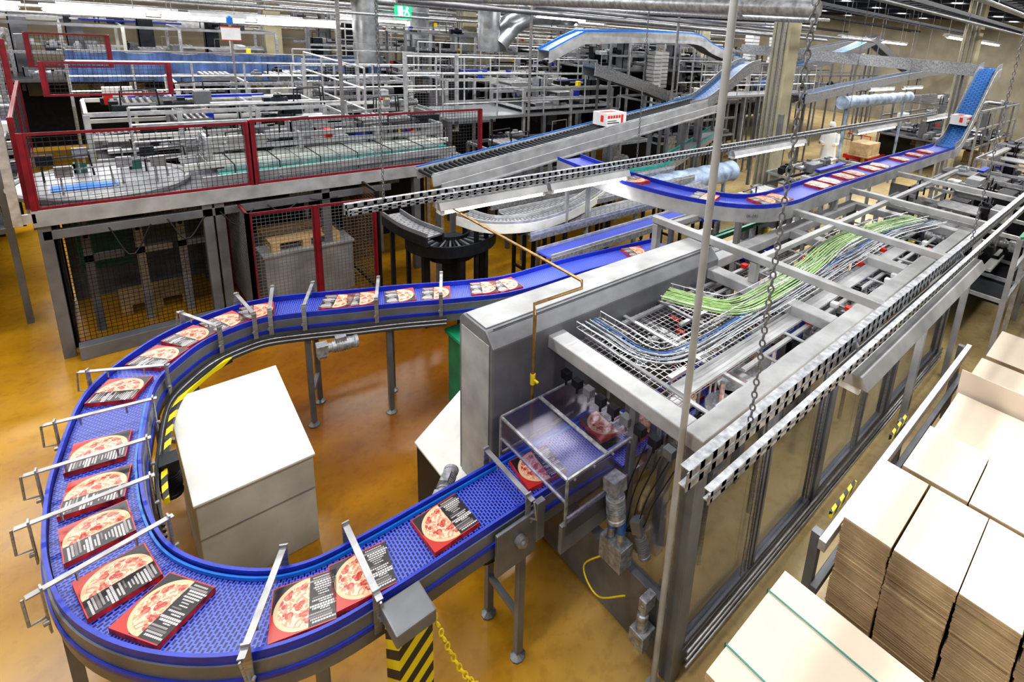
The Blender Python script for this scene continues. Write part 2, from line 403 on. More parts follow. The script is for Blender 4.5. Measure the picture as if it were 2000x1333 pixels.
b=MB(); b.box(1.35,1.62,2.09,2.115,.9,1.2); b.box(1.6,1.66,2.06,2.1,1.0,1.28); mk(b,"end_plate",paint,uc,bevel=.004)
b=MB(); b.tube([(1.5,2.09,1.08),(1.5,2.05,1.08),(1.5,2.049,1.08),(1.5,2.03,1.08)],[.035,.035,.018,.018],12); mk(b,"bearing",steel,uc,smooth=True)
for k in range(4): mk(MB().tube(smooth_path([(1.35+.03*k,2.2,1.02),(1.4+.02*k,2.3,.78),(1.6,2.35,.72+.03*k),(1.9,2.4,1.0)],.05),.008,6),"cable",black,uc,smooth=True)
pb=MB(); pb.c=1; pb.box(-.14,.14,-.14,.14,0,.032); pb.m=[1,0,1,1,1,1]
tmp=mk(pb,"pizza_box",[pizzam,pizzaside],loc=(0,0,0)); pizza_mesh=tmp.data; bpy.data.objects.remove(tmp)
def pizza(p,t,group,label,rot=0,sc_=1):
    o=bpy.data.objects.new("pizza_box",pizza_mesh); o.location=p; o.rotation_euler=(0,0,math.atan2(t.y,t.x)+rot); o.scale=(sc_,sc_,1)
    o["label"]=label; o["category"]="pizza box"; o["group"]=group; sc.collection.objects.link(o); return o
for (u,v) in ((1180,832),(1050,918),(870,1028),(708,1132),(595,1190),(322,1196),(232,1140),(192,1045),(190,965),(196,888),(236,768),(310,703),(372,663),(440,634),(502,614),(660,594),(708,589),(782,583),(852,578),(945,567),(988,561),(1240,495)):
    i=ui(u,v); p=G(u,v,ZB); t=tang(upath,i); p.z=ZB+.001
    pizza(p,t,"boxes on the curved conveyor","flat black and red pizza box lying on blue belt",rot=random.uniform(-.15,.15),sc_=.97)
# ------------------------------------------------------------------ cabinets
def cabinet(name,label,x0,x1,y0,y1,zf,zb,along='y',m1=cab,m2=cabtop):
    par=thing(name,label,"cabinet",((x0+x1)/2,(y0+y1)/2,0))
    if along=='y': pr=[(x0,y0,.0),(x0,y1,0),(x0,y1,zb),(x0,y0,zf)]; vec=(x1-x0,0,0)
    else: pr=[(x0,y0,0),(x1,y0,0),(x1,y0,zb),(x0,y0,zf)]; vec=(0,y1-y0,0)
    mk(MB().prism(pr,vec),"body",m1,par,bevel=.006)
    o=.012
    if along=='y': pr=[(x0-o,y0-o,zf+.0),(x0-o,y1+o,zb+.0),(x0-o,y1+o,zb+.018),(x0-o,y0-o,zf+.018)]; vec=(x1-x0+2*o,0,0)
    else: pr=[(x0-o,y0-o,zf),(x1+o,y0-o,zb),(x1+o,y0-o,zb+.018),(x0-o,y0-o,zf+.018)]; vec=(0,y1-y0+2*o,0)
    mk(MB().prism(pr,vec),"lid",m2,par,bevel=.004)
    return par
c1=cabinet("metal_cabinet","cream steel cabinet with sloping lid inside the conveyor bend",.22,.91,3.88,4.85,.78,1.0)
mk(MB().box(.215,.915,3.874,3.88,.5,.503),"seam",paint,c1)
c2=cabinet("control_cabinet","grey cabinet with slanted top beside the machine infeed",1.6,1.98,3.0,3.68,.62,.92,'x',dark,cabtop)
bp=thing("hazard_bollard","square post with yellow and black stripes and grey cap",'post',(.8,1.98,0))
mk(MB().box(.72,.88,1.9,2.06,0,1.22),"post",hazard,bp)
b=MB(); b.box(.705,.895,1.885,2.075,1.22,1.3); mk(b,"cap",paint,bp,bevel=.008)
def chain(name,label,p,q,sag=0,ll=.045,r=.0035,mat=None,group=None):
    p=V(p);q=V(q);L=(q-p).length;n=int(L/(ll*.72)); b=MB()
    def f(t): return p.lerp(q,t)-V((0,0,sag*4*t*(1-t)))
    for i in range(n):
        c=f((i+.5)/n); d=(f((i+1)/n)-f(i/n)).normalized(); a=d.cross(V((1,.3,0))).normalized()
        if i%2: a=d.cross(a)
        b.torus(c,d,a,ll/2-r,ll/4,r,10,5)
    return mk(b,name,mat or galv,smooth=True,label=label,cat="chain",group=group)
qe=G(945,1345,.62)
chain("plastic_chain","yellow plastic barrier chain hooked to the striped post",(.9,1.97,1.24),qe,.12,.05,.005,yel)
mk(MB().tube([(qe.x,qe.y,0),(qe.x,qe.y,.02),(qe.x,qe.y,.021),(qe.x,qe.y,.63)],[.08,.08,.015,.015],10),"barrier_post",yel,label="short yellow barrier post holding the plastic chain",cat="post",smooth=True)
b=MB(); b.prism([(2.42,4.1,0),(3.1,4.1,0),(3.1,4.75,0),(2.42,4.75,0)],(0,0,.82)); b.box(2.39,3.13,4.07,4.78,.82,.87)
mk(b,"green_bin",greenm,label="green plastic bin standing under the blue conveyor",cat="bin",bevel=.03)
# ------------------------------------------------------------------ packaging machine
X0,X1,Y0,Y1,ZT=2.22,7.7,1.42,2.85,1.87
pm=thing("packaging_machine","long grey framed case packing machine with clear panels",'machine',((X0+X1)/2,(Y0+Y1)/2,0))
for x in (X0,4.1,5.8,X1):
    for y in (Y0,Y1): mk(MB().box(x-.05,x+.05,y-.05,y+.05,0,ZT-.1),"post",paint,pm,bevel=.006)
for y in (Y0,Y1): mk(MB().box(X0-.06,X1+.06,y-.07,y+.07,ZT-.1,ZT),"top_beam",lpaint,pm,bevel=.008)
for x in (X0,4.1,5.8,X1): mk(MB().box(x-.07,x+.07,Y0+.07,Y1-.07,ZT-.1,ZT-.002),"cross_beam",lpaint,pm,bevel=.008)
for x in (3.15,4.9,6.6): mk(MB().box(x-.03,x+.03,Y0+.07,Y1-.07,ZT-.3,ZT-.22),"inner_rail",alu,pm,bevel=.004)
mk(MB().box(X0,X1,Y0-.03,Y0+.05,.04,.16),"base_beam",paint,pm,bevel=.005)
mk(MB().box(X0,X1,Y1-.05,Y1+.03,.04,.16),"base_beam",paint,pm,bevel=.005)
mk(MB().box(X0-.04,X0+.04,Y0,Y1,.04,.55),"base_panel",paint,pm,bevel=.005)
for x in (2.9,3.7,4.5,5.3,6.1,6.9): mk(MB().box(x,x+.5,Y0+.62,Y1-.4,1.0,1.1),"machine_bed",paint,pm,bevel=.004)
mk(MB().box(2.5,X1,Y0+.6,Y0+.68,.98,1.06),"bed_rail",alu,pm); mk(MB().box(2.5,X1,Y1-.42,Y1-.36,.98,1.06),"bed_rail",alu,pm)
for x in (2.8,3.9,5.2,6.5,7.4):
    for y in (Y0+.64,Y1-.39): mk(MB().box(x-.04,x+.04,y-.04,y+.04,0,.98),"bed_leg",lpaint,pm)
mk(MB().box(4.6,5.5,Y0+.7,Y0+1.0,.1,.9),"drive_box",lpaint,pm,bevel=.01)
for x in (3.3,4.3,6.0,6.8): motor((x,Y0+.55,.6+.15*(x%1)),(0,0,-1),pm,.06,.22)
for x,z in ((2.9,.8),(3.5,1.3),(4.7,1.25),(5.4,.7),(6.3,1.3),(7.0,.9)): mk(MB().box(x,x+.3,Y0+.35,Y0+.45,z,z+.12).box(x+.1,x+.14,Y0+.38,Y0+.62,z-.02,z+.02),"drive_bracket",alu,pm,bevel=.005)
for x in (2.9,3.6,4.9,5.4,6.4,7.2): mk(MB().tube([(x,Y0+.3,.1),(x,Y0+.3,1.7)],.02,8).beam((x,Y0+.3,1.2),(x,Y0+.65,1.2),.04,.04),"inner_frame_tube",steel,pm)
# fill lights added under the roof beam to brighten the machine interior
for x in (3.2,4.95,6.7):
    l=bpy.data.lights.new("machine_fill_light",'AREA'); l.shape='RECTANGLE'; l.size=1.4; l.size_y=.04; l.energy=16
    o=bpy.data.objects.new("machine_fill_light",l); o.location=(x,Y0+.12,ZT-.13); sc.collection.objects.link(o)
xs=[X0+.05,3.1,4.05,4.15,5.0,5.75,5.85,6.8,7.65]
for i in range(len(xs)-1):
    if xs[i+1]-xs[i]<.2: continue
    a,bb=xs[i],xs[i+1]
    mk(MB().box(a+.02,bb-.02,Y0-.012,Y0-.004,.22,ZT-.14),"window_door",glass,pm)
    f=MB()
    for x in (a+.03,bb-.03): f.box(x-.014,x+.014,Y0-.03,Y0-.012,.2,ZT-.12)
    for z in (.2,ZT-.12): f.box(a+.02,bb-.02,Y0-.03,Y0-.012,z-.012,z+.012)
    mk(f,"door_frame",paint,pm)
    for dx_,r_ in ((.1,.009),(.16,.006)): mk(MB().tube([(bb-dx_,Y0-.035,.25),(bb-dx_,Y0-.035,ZT-.18)],r_,6),"door_rod",steel,pm)
for z in (.1,.17,.23): mk(MB().tube([(X0+.05,Y0-.08,z),(X1,Y0-.08,z)],.012,8),"conduit",steel,pm)
mk(MB().box(X0-.012,X0-.004,Y0+.06,1.9,.58,ZT-.12),"window_panel",glass,pm)
mk(MB().box(X0-.012,X0-.004,2.6,Y1-.06,.58,ZT-.12),"window_panel",glass,pm)
mk(MB().box(X0-.03,X0+.01,1.88,1.93,.58,ZT-.1),"front_mullion",paint,pm)
gz0,gz1=1.26,1.52; gx0,gx1,gy0,gy1=1.68,2.3,1.9,2.58
b=MB(); b.box(gx0,gx1,gy0,gy1,gz1,gz1+.006); b.box(gx0,gx1,gy0,gy0+.006,gz0-.15,gz1); b.box(gx0,gx1,gy1-.006,gy1,gz0,gz1); b.box(gx0,gx0+.006,gy0,gy1,gz0+.1,gz1); mk(b,"clear_guard",acryl,pm)
b=MB()
for y in (gy0,gy1):
    b.beam((gx0,y,gz1),(gx1,y,gz1),.014); b.beam((gx0,y,gz0-.06),(gx0,y,gz1),.014); b.beam((gx0,y,gz0-.02),(gx1,y,gz0-.02),.014)
b.beam((gx0,gy0,gz1),(gx0,gy1,gz1),.014); b.beam((gx0,gy0,gz0+.1),(gx0,gy1,gz0+.1),.012); b.beam((gx0+.3,gy0,gz1+.01),(gx0+.3,gy1,gz1+.01),.025,.008); b.beam((gx1,gy0,gz1),(gx1,gy1,gz1),.016)
for k in range(4): b.tube([(gx0+.05+.15*k,gy0+.002,gz1-.02),(gx0+.05+.15*k,gy0-.012,gz1-.02)],.008,8)
mk(b,"guard_edge",galv,pm)
b=MB(); b.box(1.66,2.25,1.9,1.93,1.0,1.2); mk(b,"infeed_side_plate",paint,pm,bevel=.003)
for k in range(9):
    y=1.55+.12*k; mk(MB().box(X0-.06,X0-.01,y,y+.07,1.6,1.66).tube([(X0-.03,y+.04,1.6),(X0-.03,y+.04,1.54)],.01,8),"valve_block",(paint,dark,dark)[k%3],pm,bevel=.003)
motor((2.02,1.84,1.28),(0,-.15,-1),pm,.055,.18,mat=galv)
motor((2.12,1.7,1.0),(.1,-.3,-1),pm,.035,.16,mat=paint)
for k in range(5): mk(MB().tube(smooth_path([(2.15,1.5+.06*k,1.6),(2.1,1.6+.05*k,1.3),(2.14,1.7+.04*k,1.0),(2.16,1.85,.85)],.06),.0045,6),"cable",black,pm,smooth=True)
b=MB(); b.box(2.06,2.17,1.78,1.98,.62,.8); b.tube([(2.1,1.83,.8),(2.1,1.83,.9)],.025,10); b.tube([(2.1,1.92,.8),(2.1,1.92,.88)],.025,10); mk(b,"pressure_regulator",galv,pm,bevel=.004)
for y,z in ((1.83,.9),(1.92,.88)): mk(MB().tube([(2.1,y,z),(2.1,y,z+.07)],.028,10),"regulator_knob",bcable,pm,smooth=True)
b=MB(); b.tube(smooth_path([(2.1,1.95,.62),(2.05,2.1,.42),(2.05,1.95,.3),(2.1,1.75,.45)],.03),.006,6); mk(b,"air_hose",yel,pm,smooth=True)
b=MB(); b.box(2.04,2.16,1.52,1.64,.24,.36); b.tube([(2.09,1.58,.36),(2.09,1.58,.48),(2.09,1.58,.49),(2.09,1.58,.56)],[.04,.04,.025,.025],12); b.box(2.07,2.17,1.55,1.61,.5,.6); mk(b,"grease_pump",galv,pm,bevel=.006)
hp=[(1.7,2.72,.6),(1.7,3.16,.6),(1.7,3.16,1.98),(1.7,3.12,2.02),(1.7,2.82,2.02),(1.7,2.72,1.93)]
mk(MB().prism(hp,(2.5,0,0)),"side_hood",[paint],pm,bevel=.012)
mk(MB().box(1.72,4.18,2.84,3.1,2.02,2.03),"hood_top_plate",lpaint,pm,bevel=.004)
mk(MB().box(1.694,1.7,2.76,3.12,.66,1.94),"hood_door",lpaint,pm,bevel=.003)
mk(MB().box(1.75,4.15,2.80,2.806,2.02,2.024),"hood_seam",dark,pm)
for x in (4.15,5.75,7.4,9.2):
    mk(MB().box(x-.04,x+.04,1.15,3.55,2.07,2.14),"gantry_beam",lpaint,pm,bevel=.006)
for (x,y) in ((4.15,3.5),(4.15,2.3),(5.75,3.5),(7.4,3.5),(5.75,1.2),(7.4,1.2),(9.2,3.5)):
    mk(MB().box(x-.035,x+.035,y-.035,y+.035,0 if y>3 or y<1.3 else ZT,2.06),"gantry_post",lpaint,pm,bevel=.005)
mk(MB().box(4.2,10.7,2.27,2.33,2.05,2.1),"gantry_rail",lpaint,pm,bevel=.005)
mk(MB().box(4.2,10.7,3.42,3.48,2.0,2.06),"gantry_rail",lpaint,pm,bevel=.005)
def trayz(px,z): return smooth_path([G(u,v,z) for u,v in px],.05)
gp=trayz([(1790,425),(1710,445),(1640,470),(1580,520),(1510,565),(1440,598),(1370,590),(1300,572)],1.9)
wp=trayz([(1830,432),(1740,455),(1660,500),(1560,560),(1440,630),(1330,690),(1260,690),(1200,655),(1150,625)],1.88)
for pth,ww in ((gp,.26),(wp,.24)):
    b=MB()
    for k in range(5):
        a=-ww/2+ww*k/4; b.tube([p+V((tang(pth,i).y,-tang(pth,i).x,0))*a-V((0,0,.02)) for i,p in enumerate(pth)],.003,4)
    for s in (-1,1): b.tube([p+V((tang(pth,i).y,-tang(pth,i).x,0))*s*ww/2+V((0,0,.03)) for i,p in enumerate(pth)],.004,4)
    for i in range(0,len(pth),2):
        t=tang(pth,i); sd=V((t.y,-t.x,0)); p=pth[i]; b.tube([p-sd*ww/2+V((0,0,.03)),p-sd*ww/2-V((0,0,.02)),p+sd*ww/2-V((0,0,.02)),p+sd*ww/2+V((0,0,.03))],.003,4)
    mk(b,"basket_tray",alu,pm)
def cable_run(pth,n,ww,mat,name="cable",off=0,r=.005,wob=.008):
    for k in range(n):
        a=off-ww/2+ww*(k+.5)/n; ph=random.uniform(0,6); b=MB()
        b.tube([p+V((tang(pth,i).y,-tang(pth,i).x,0))*(a+wob*math.sin(i*.35+ph))+V((0,0,-.01+random.uniform(0,.002)+.01*(k%2))) for i,p in enumerate(pth)],r,5)
        mk(b,name,mat,pm,smooth=True)
cable_run(gp,16,.22,gcable,wob=.003,r=.0055); cable_run(gp,2,.2,black); cable_run(wp,4,.1,wcable,off=-.03,r=.004); cable_run(wp,3,.04,bcable,off=.04,r=.0035); cable_run(wp,5,.16,black,off=.02,r=.0035); cable_run(wp,3,.2,galv,r=.005)
mk(MB().net((2.35,1.75,1.72),(1.6,0,0),(0,1.0,0),.05,.002),"wire_deck",alu,pm)
mk(MB().net((4.25,1.6,1.66),(1.4,0,0),(0,1.1,0),.06,.002),"wire_deck",alu,pm)
ip=smooth_path([V((2.25,2.2,1.2)),V((7.6,2.2,1.2))],.2)
mk(MB().sweep(ip,[(-.2,0),(.2,0),(.2,-.02),(-.2,-.02)],uv=True),"inner_belt",bluebelt,pm)
for (x,y,r_) in ((3.35,1.75,.26),(3.0,1.7,.18),(5.1,1.9,.22)): mk(MB().tube([(x,y,1.13),(x,y,1.44),(x,y,1.45),(x,y,1.47)],[.04,.04,r_,r_],28),"turning_disc",plate,pm)
rnd=random.Random(3)
for k in range(150):
    x=rnd.uniform(2.45,7.4); y=rnd.uniform(1.55,2.7); z=rnd.uniform(1.2,1.72); b=MB(); tp=rnd.random()
    if tp<.4:
        L=rnd.uniform(.15,.5); b.box(x,x+L,y,y+rnd.uniform(.02,.06),z,z+.03); b.tube([(x+.01,y+.01,z),(x+.01,y+.01,1.1)],.01,6); mk(b,"linear_guide",rnd.choice((alu,alu,lpaint,steel)),pm,bevel=.003)
    elif tp<.6:
        b.tube([(x,y,z),(x+.12,y,z),(x+.121,y,z),(x+.22,y,z)],[.022,.022,.01,.01],10); b.box(x-.03,x,y-.03,y+.03,1.1,z+.03); mk(b,"air_cylinder",steel,pm)
    elif tp<.74:
        b.box(x,x+.2,y,y+.12,z,z+.01); b.box(x+.05,x+.07,y+.05,y+.07,1.1,z); mk(b,"plate",rnd.choice((lpaint,white,alu)),pm,bevel=.002)
    elif tp<.84:
        b.box(x,x+.03,y,y+.09,z,z+.02); b.box(x+.01,x+.02,y,y+.01,1.1,z); mk(b,"clamp",bred,pm)
    else:
        b.box(x,x+.1,y,y+.08,1.1,z+.02); mk(b,"drive_block",dark,pm,bevel=.006)
rys=(1.56,1.68,1.92,2.08,2.36,2.5,2.66)
for k,y in enumerate(rys):
    a=2.6+(k*37%11)*.12; mk(MB().beam((a,y,1.74),(7.5,y,1.74),.035,.02),"roof_rail",(alu,lpaint)[k%2],pm)
for k in range(12):
    a=2.5+.42*k; mk(MB().beam((a,1.5,1.755),(a,2.78,1.755),.03,.012),"roof_strap",(lpaint,alu,steel)[k%3],pm)
for k in range(36):
    x=3.8+rnd.uniform(0,3.5); y=rys[k%7]; mk(MB().box(x,x+.06,y-.03,y+.03,1.75,1.79).box(x+.06,x+.1,y-.012,y+.012,1.76,1.775),"clamp_handle",(bred,dark,white)[k%3],pm,bevel=.003)
for x in (2.6,3.1,3.5,4.0,4.5,5.3,6.3): pizza(V((x,2.2,1.202)),V((1,0,0)),"boxes inside the packing machine","flat pizza box inside the packing machine",sc_=.95)
for x in (2.62,2.95,3.25): pizza(V((x,1.6,1.48)),V((0,1,0)),"boxes inside the packing machine","flat pizza box inside the packing machine",sc_=.95)
mk(MB().box(2.45,3.5,1.46,1.74,1.44,1.475),"outfeed_shelf",alu,pm)
mk(MB().beam((2.5,1.8,1.77),(6.8,1.8,1.77),.14,.02),"long_tray",lpaint,pm); mk(MB().beam((3.9,2.2,1.79),(7.3,2.2,1.79),.12,.03),"long_tray",alu,pm)
# ------------------------------------------------------------------ steel pole, slotted channels, lamps, chains
mk(MB().tube([(2.1,1.45,0),(2.1,1.45,.01),(2.1,1.45,.011),(2.1,1.45,6)],[.05,.05,.02,.02],14),"steel_pole",lpaint,label="thin round steel pole rising from the floor to the ceiling",cat="pole",smooth=True)
for x,y in ((6.72,9.5),(3.1,9.6),(9.8,8.2)): mk(MB().tube([(x,y,0),(x,y,.02),(x,y,.021),(x,y,6)],[.07,.07,.03,.03],10),"steel_pole",steel,label="round steel pole between conveyors",cat="pole",smooth=True)
bpip=thing("compressed_air_pipe","brown copper pipe with elbow and yellow valve beside machine hood","pipe",(1.98,2.66,0))
mk(MB().tube([(1.95,2.62,1.0),(1.95,2.62,2.15),(1.97,2.66,2.2),(2.35,2.62,2.22),(2.38,2.66,2.25),(2.3,5.0,2.3)],.012,8),"pipe",brass,bpip,smooth=True)
mk(MB().tube([(1.95,2.62,1.62),(1.95,2.62,1.7)],.018,8).beam((1.95,2.6,1.66),(1.95,2.56,1.66),.015,.01),"valve",yel,bpip)
for (y,xa,xb,chs) in ((.93,1.42,9.4,(1.83,5.45,9.0)),(4.57,1.45,17,(1.76,4.9,8.05,11.2,14.4))):
    mk(MB().channel((xa,y,2.4),(xb,y,2.4)),"slotted_channel",galv,label="long slotted galvanised steel channel hung from chains",cat="channel",group="hanging channels")
    mk(MB().channel((xa,y-.1,2.4),(xb,y-.1,2.4),.045,.03),"slotted_channel",galv,label="narrow slotted galvanised strut hung beside channel",cat="channel",group="hanging channels")
    for x in chs: chain("hanging_chain","dark steel chain holding up the light channel",(x,y,2.44),(x,y,5.98),0,.042,.004,paint,"hanging chains")
def lamp(x0,x1,y,z,group="hanging fluorescent lamps",w_=.09,rod=False):
    p=thing("fluorescent_lamp","long galvanised housing with lit fluorescent tube underneath","lamp",((x0+x1)/2,y,z),group)
    mk(MB().prism([(x0,y-w_,z),(x0,y+w_,z),(x0,y+w_*.6,z+.07),(x0,y-w_*.6,z+.07)],(x1-x0,0,0)),"lamp_housing",lpaint,p,bevel=.004)
    mk(MB().tube([(x0+.04,y-.03,z-.03),(x1-.04,y-.03,z-.03)],.035 if rod else .022,10),"fluorescent_tube",tube_on,p,smooth=True)
    for a in (x0+.02,x1-.05): mk(MB().box(a,a+.03,y-.06,y+.05,z-.05,z),"lamp_holder",white,p)
    for a in (x0+.2,x1-.2): mk(MB().tube([(a,y,z+.06),(a,y,5.99)],.006,5) if rod else MB().beam((a,y,z+.06),(a,y+.07,z+.14),.02,.02),"hanger",galv,p)
    l=bpy.data.lights.new("tube_light",'AREA'); l.shape='RECTANGLE'; l.size=x1-x0; l.size_y=.05; l.energy=12
    o=bpy.data.objects.new("tube_light",l); o.location=(x0/2+x1/2,y,z-.07); sc.collection.objects.link(o)
for a,b_ in ((2.2,3.4),(3.45,4.65),(6.9,9.2),(11.5,13.8),(16.1,18.4)): lamp(a,b_,4.5,2.29)
for a,b_ in ((2.72,5.3),): lamp(a,b_,.86,2.26,w_=.11)
for a,b_ in ((20.5,23),(24,26.5)): lamp(a,b_,7.8,2.6,rod=True)
for x0,x1,y,z in ((-.2,1.2,14,3.62),(1.35,2.75,14,3.62),(2.9,4.5,14,3.62),(-2,-.4,14,3.62),(0,2,17,3.6),(2.2,4.6,17,3.6),(5.5,7.5,17,3.75),(.5,3,20,3.45),(3.4,6,20,3.45),(10,12.5,15,4.1),(16,19,12.2,4.3),(14,16.5,18,4.2),(8,9.6,11.2,4.2),(20,23,9,4.4),(24,27,9,4.4),(19,22,5.2,4.6),(23,26,5.2,4.6)): lamp(x0,x1,y,z,"ceiling fluorescent lamps",.12,True)
# ------------------------------------------------------------------ cardboard bundles
def pallet(x0,x1,y0,y1,z=0,label="wooden pallet on the floor",group="pallets"):
    b=MB(); n=6
    for k in range(n):
        ya=y0+(y1-y0)*k/n; b.box(x0,x1,ya+.01,ya+(y1-y0)/n-.02,z+.11,z+.13)
    for k in (0,1,2):
        for j in (0,1,2):
            xx=x0+(x1-x0-.1)*k/2; yy=y0+(y1-y0-.1)*j/2; b.box(xx,xx+.1,yy,yy+.1,z+.02,z+.11)
        b.box(xx,xx+.1,y0,y1,z+.0,z+.02)
    mk(b,"wooden_pallet",wood,label=label,cat="pallet",group=group)
def bundle(x0,x1,y0,y1,z0,z1,jit=.004,label="bundle of flat tan cardboard blanks stacked on a pallet"):
    b=MB(); t=.0085; n=max(1,int((z1-z0)/t)); dx_=dy_=0
    for k in range(n):
        if k%12==0: dx_,dy_=random.uniform(-jit,jit)*1.3,random.uniform(-jit,jit)*1.3
        jx,jy=dx_+random.uniform(-jit,jit)*.6,dy_+random.uniform(-jit,jit)*.6; za=z0+k*t
        b.c=1 if k<n-1 else 0
        b.box(x0+jx,x1+jx,y0+jy,y1+jy,za,za+t*.68)
        b.c=2
        if k<n-1: b.box(x0+.008,x1-.008,y0+.008,y1-.008,za+t*.68,za+t)
    o=mk(b,"cardboard_bundle",[card,cards,cardd],label=label,cat="cardboard stack",group="cardboard bundles"); o["kind"]="stuff"
    return o
pallet(1.88,2.72,-.3,1.0)
bundle(1.88,2.68,-.02,.98,.13,.9,label="wide bundle of cardboard blanks tied with teal strap")
for x in (2.05,2.48):
    mk(MB().box(x,x+.008,-.03,.992,.899,.903).box(x,x+.008,.987,.992,.13,.903),"packing_strap",strapm,label="thin teal plastic strap around cardboard bundle",cat="strap",group="packing straps")
pallet(3.08,4.6,-.45,.85)
for (ya,yb) in ((.55,.84),(.19,.535),(-.12,.175),(-.45,-.14)):
    bundle(3.1,3.82,ya,yb,.13,1.13+random.uniform(-.01,.01),.005)
for (ya,yb) in ((.32,.74),(-.12,.3),(-.45,-.14)): bundle(3.87,4.5,ya,yb,.13,1.12,.004)
pallet(4.7,5.7,-.4,.85)
for (ya,yb) in ((.1,.74),(-.45,.08)): bundle(4.6,5.45,ya,yb,.13,.98,.004)
for (ya,yb) in ((.1,.74),(-.45,.08)): bundle(5.6,6.4,ya,yb,.0,.95,.004)
for (ya,yb) in ((.1,.74),): bundle(6.6,7.4,ya,yb,.0,.9,.004)
mk(MB().box(5.5,5.51,-.45,.76,0,1.18),"cardboard_sheet",card,label="upright cardboard sheet standing between the stacks",cat="cardboard sheet")
mg=thing("blank_magazine","steel magazine rails around the cardboard blanks","rack",(5,.85,0))
mk(MB().box(3.0,6.6,.88,.93,.86,.94),"rail",alu,mg,bevel=.004)
mk(MB().box(3.0,6.6,.88,.93,.5,.56),"rail",paint,mg,bevel=.004)
for x in (3.05,4.65,6.5): mk(MB().box(x-.03,x+.03,.93,.99,0,.94),"post",paint,mg)
for x in (3.2,4.3): mk(MB().beam((x,.95,.97),(x+.4,.95,.97),.02,.05),"hazard_strip",hazard,mg)
# ------------------------------------------------------------------ upper right conveyor
rp=smooth_path([(4.78,5.75,2.2),(4.72,4.9,2.2),(4.76,4.2,2.2),(4.9,3.6,2.2),(5.2,3.15,2.2),(5.7,2.98,2.2),(6.6,3.0,2.2),(9.3,3.0,2.2),(12.3,2.98,2.2)],.12)
lg=[near(rp,V((4.75,5.5,0))),near(rp,V((7,3.0,0))),near(rp,V((9.2,3,0))),near(rp,V((11.8,3,0)))]
rc=conveyor("overhead_belt_conveyor","raised blue belt conveyor with pale steel sides, curving over machines",rp,.36,bluebelt,lpaint,bluep,.16,.05,lg,legm=lpaint)
for (u,v) in ((1262,352),(1375,378),(1462,384),(1500,383),(1590,362),(1612,356),(1650,348),(1672,343),(1700,332),(1722,327),(1765,315),(1795,306),(1815,300)):
    p=G(u,v,2.2); i=near(rp,p); t=tang(rp,i); p=V((rp[i].x,rp[i].y,2.201)); pizza(p,t,"boxes on the raised conveyor","flat pizza box with red print on raised blue conveyor",rot=random.uniform(-.2,.2))
def text(s,size,loc,rot,mat,parent,name="lettering"):
    cu=bpy.data.curves.new(name,'FONT'); cu.body=s; cu.size=size; cu.extrude=.0008; cu.align_x='CENTER'; cu.align_y='CENTER'
    o=bpy.data.objects.new(name,cu); me=bpy.data.meshes.new_from_object(o); bpy.data.objects.remove(o)
    me.materials.clear(); me.materials.append(mat); ob=bpy.data.objects.new(name,me); ob.rotation_euler=rot
    ob.location=V(loc)-(parent.location if parent else V((0,0,0))); ob.parent=parent; sc.collection.objects.link(ob); return ob
i=near(rp,V((5.25,3.1,0))); tt=tang(rp,i); sdd=V((tt.y,-tt.x,0)); q=rp[i]+sdd*.216-V((0,0,.08))
text("06-241",.05,q,(math.pi/2,0,math.atan2(tt.y,tt.x)),paint,rc)
inc=smooth_path([(12.4,2.98,2.2),(12.8,2.98,2.28),(13.3,2.98,2.68),(14.1,2.98,3.42),(14.5,2.98,3.74),(14.9,2.98,3.82)],.12)
conveyor("inclined_belt_conveyor","steep blue inclined belt conveyor rising to upper line",inc,.34,bluebelt2,alu,galv,.2,.12,())
tp=smooth_path([(14.95,3.2,3.8),(14.95,6.5,3.8),(14.6,9.5,3.8)],.2); conveyor("high_belt_conveyor","high level blue belt conveyor with steel sides",tp,.4,bluebelt2,galv,galv,.2,.08,(2,len(tp)-4),legm=paint)
def case(p,rot,label="white shipping case with red and black print on conveyor",s=1,mat=white):
    e=thing("shipping_case",label,"box",p,"shipping cases"); e.rotation_euler=(0,0,rot); 
    def m(b_,n,ma):
        o=mk(b_,n,ma,loc=(0,0,0)); o.parent=e; o.location=(0,0,0); return o
    m(MB().box(-.22*s,.22*s,-.15*s,.15*s,0,.2*s),"carton",mat)
    for k in range(5): m(MB().box((-.2+.06*k)*s,(-.155+.06*k)*s,-.152*s,-.15*s,.12*s,.165*s),"printed_mark",bred)
    m(MB().box(-.222*s,-.22*s,-.08*s,-.02*s,.06*s,.16*s),"printed_mark",bred)
    m(MB().box(.1*s,.15*s,-.152*s,-.15*s,.03*s,.17*s),"printed_mark",bred)
    m(MB().box(-.2*s,.06*s,-.152*s,-.15*s,.04*s,.055*s),"printed_line",black)
    m(MB().box(-.2*s,.0,-.152*s,-.15*s,.075*s,.085*s),"printed_line",black)
    m(MB().box(-.2*s,.1*s,-.05*s,.06*s,.2*s,.2015*s),"top_print",bred)
    m(MB().box(-.22*s,.22*s,-.004,.004,.2*s,.201*s),"flap_seam",black)
    return e
case(V((13.2,2.98,2.62)),0)
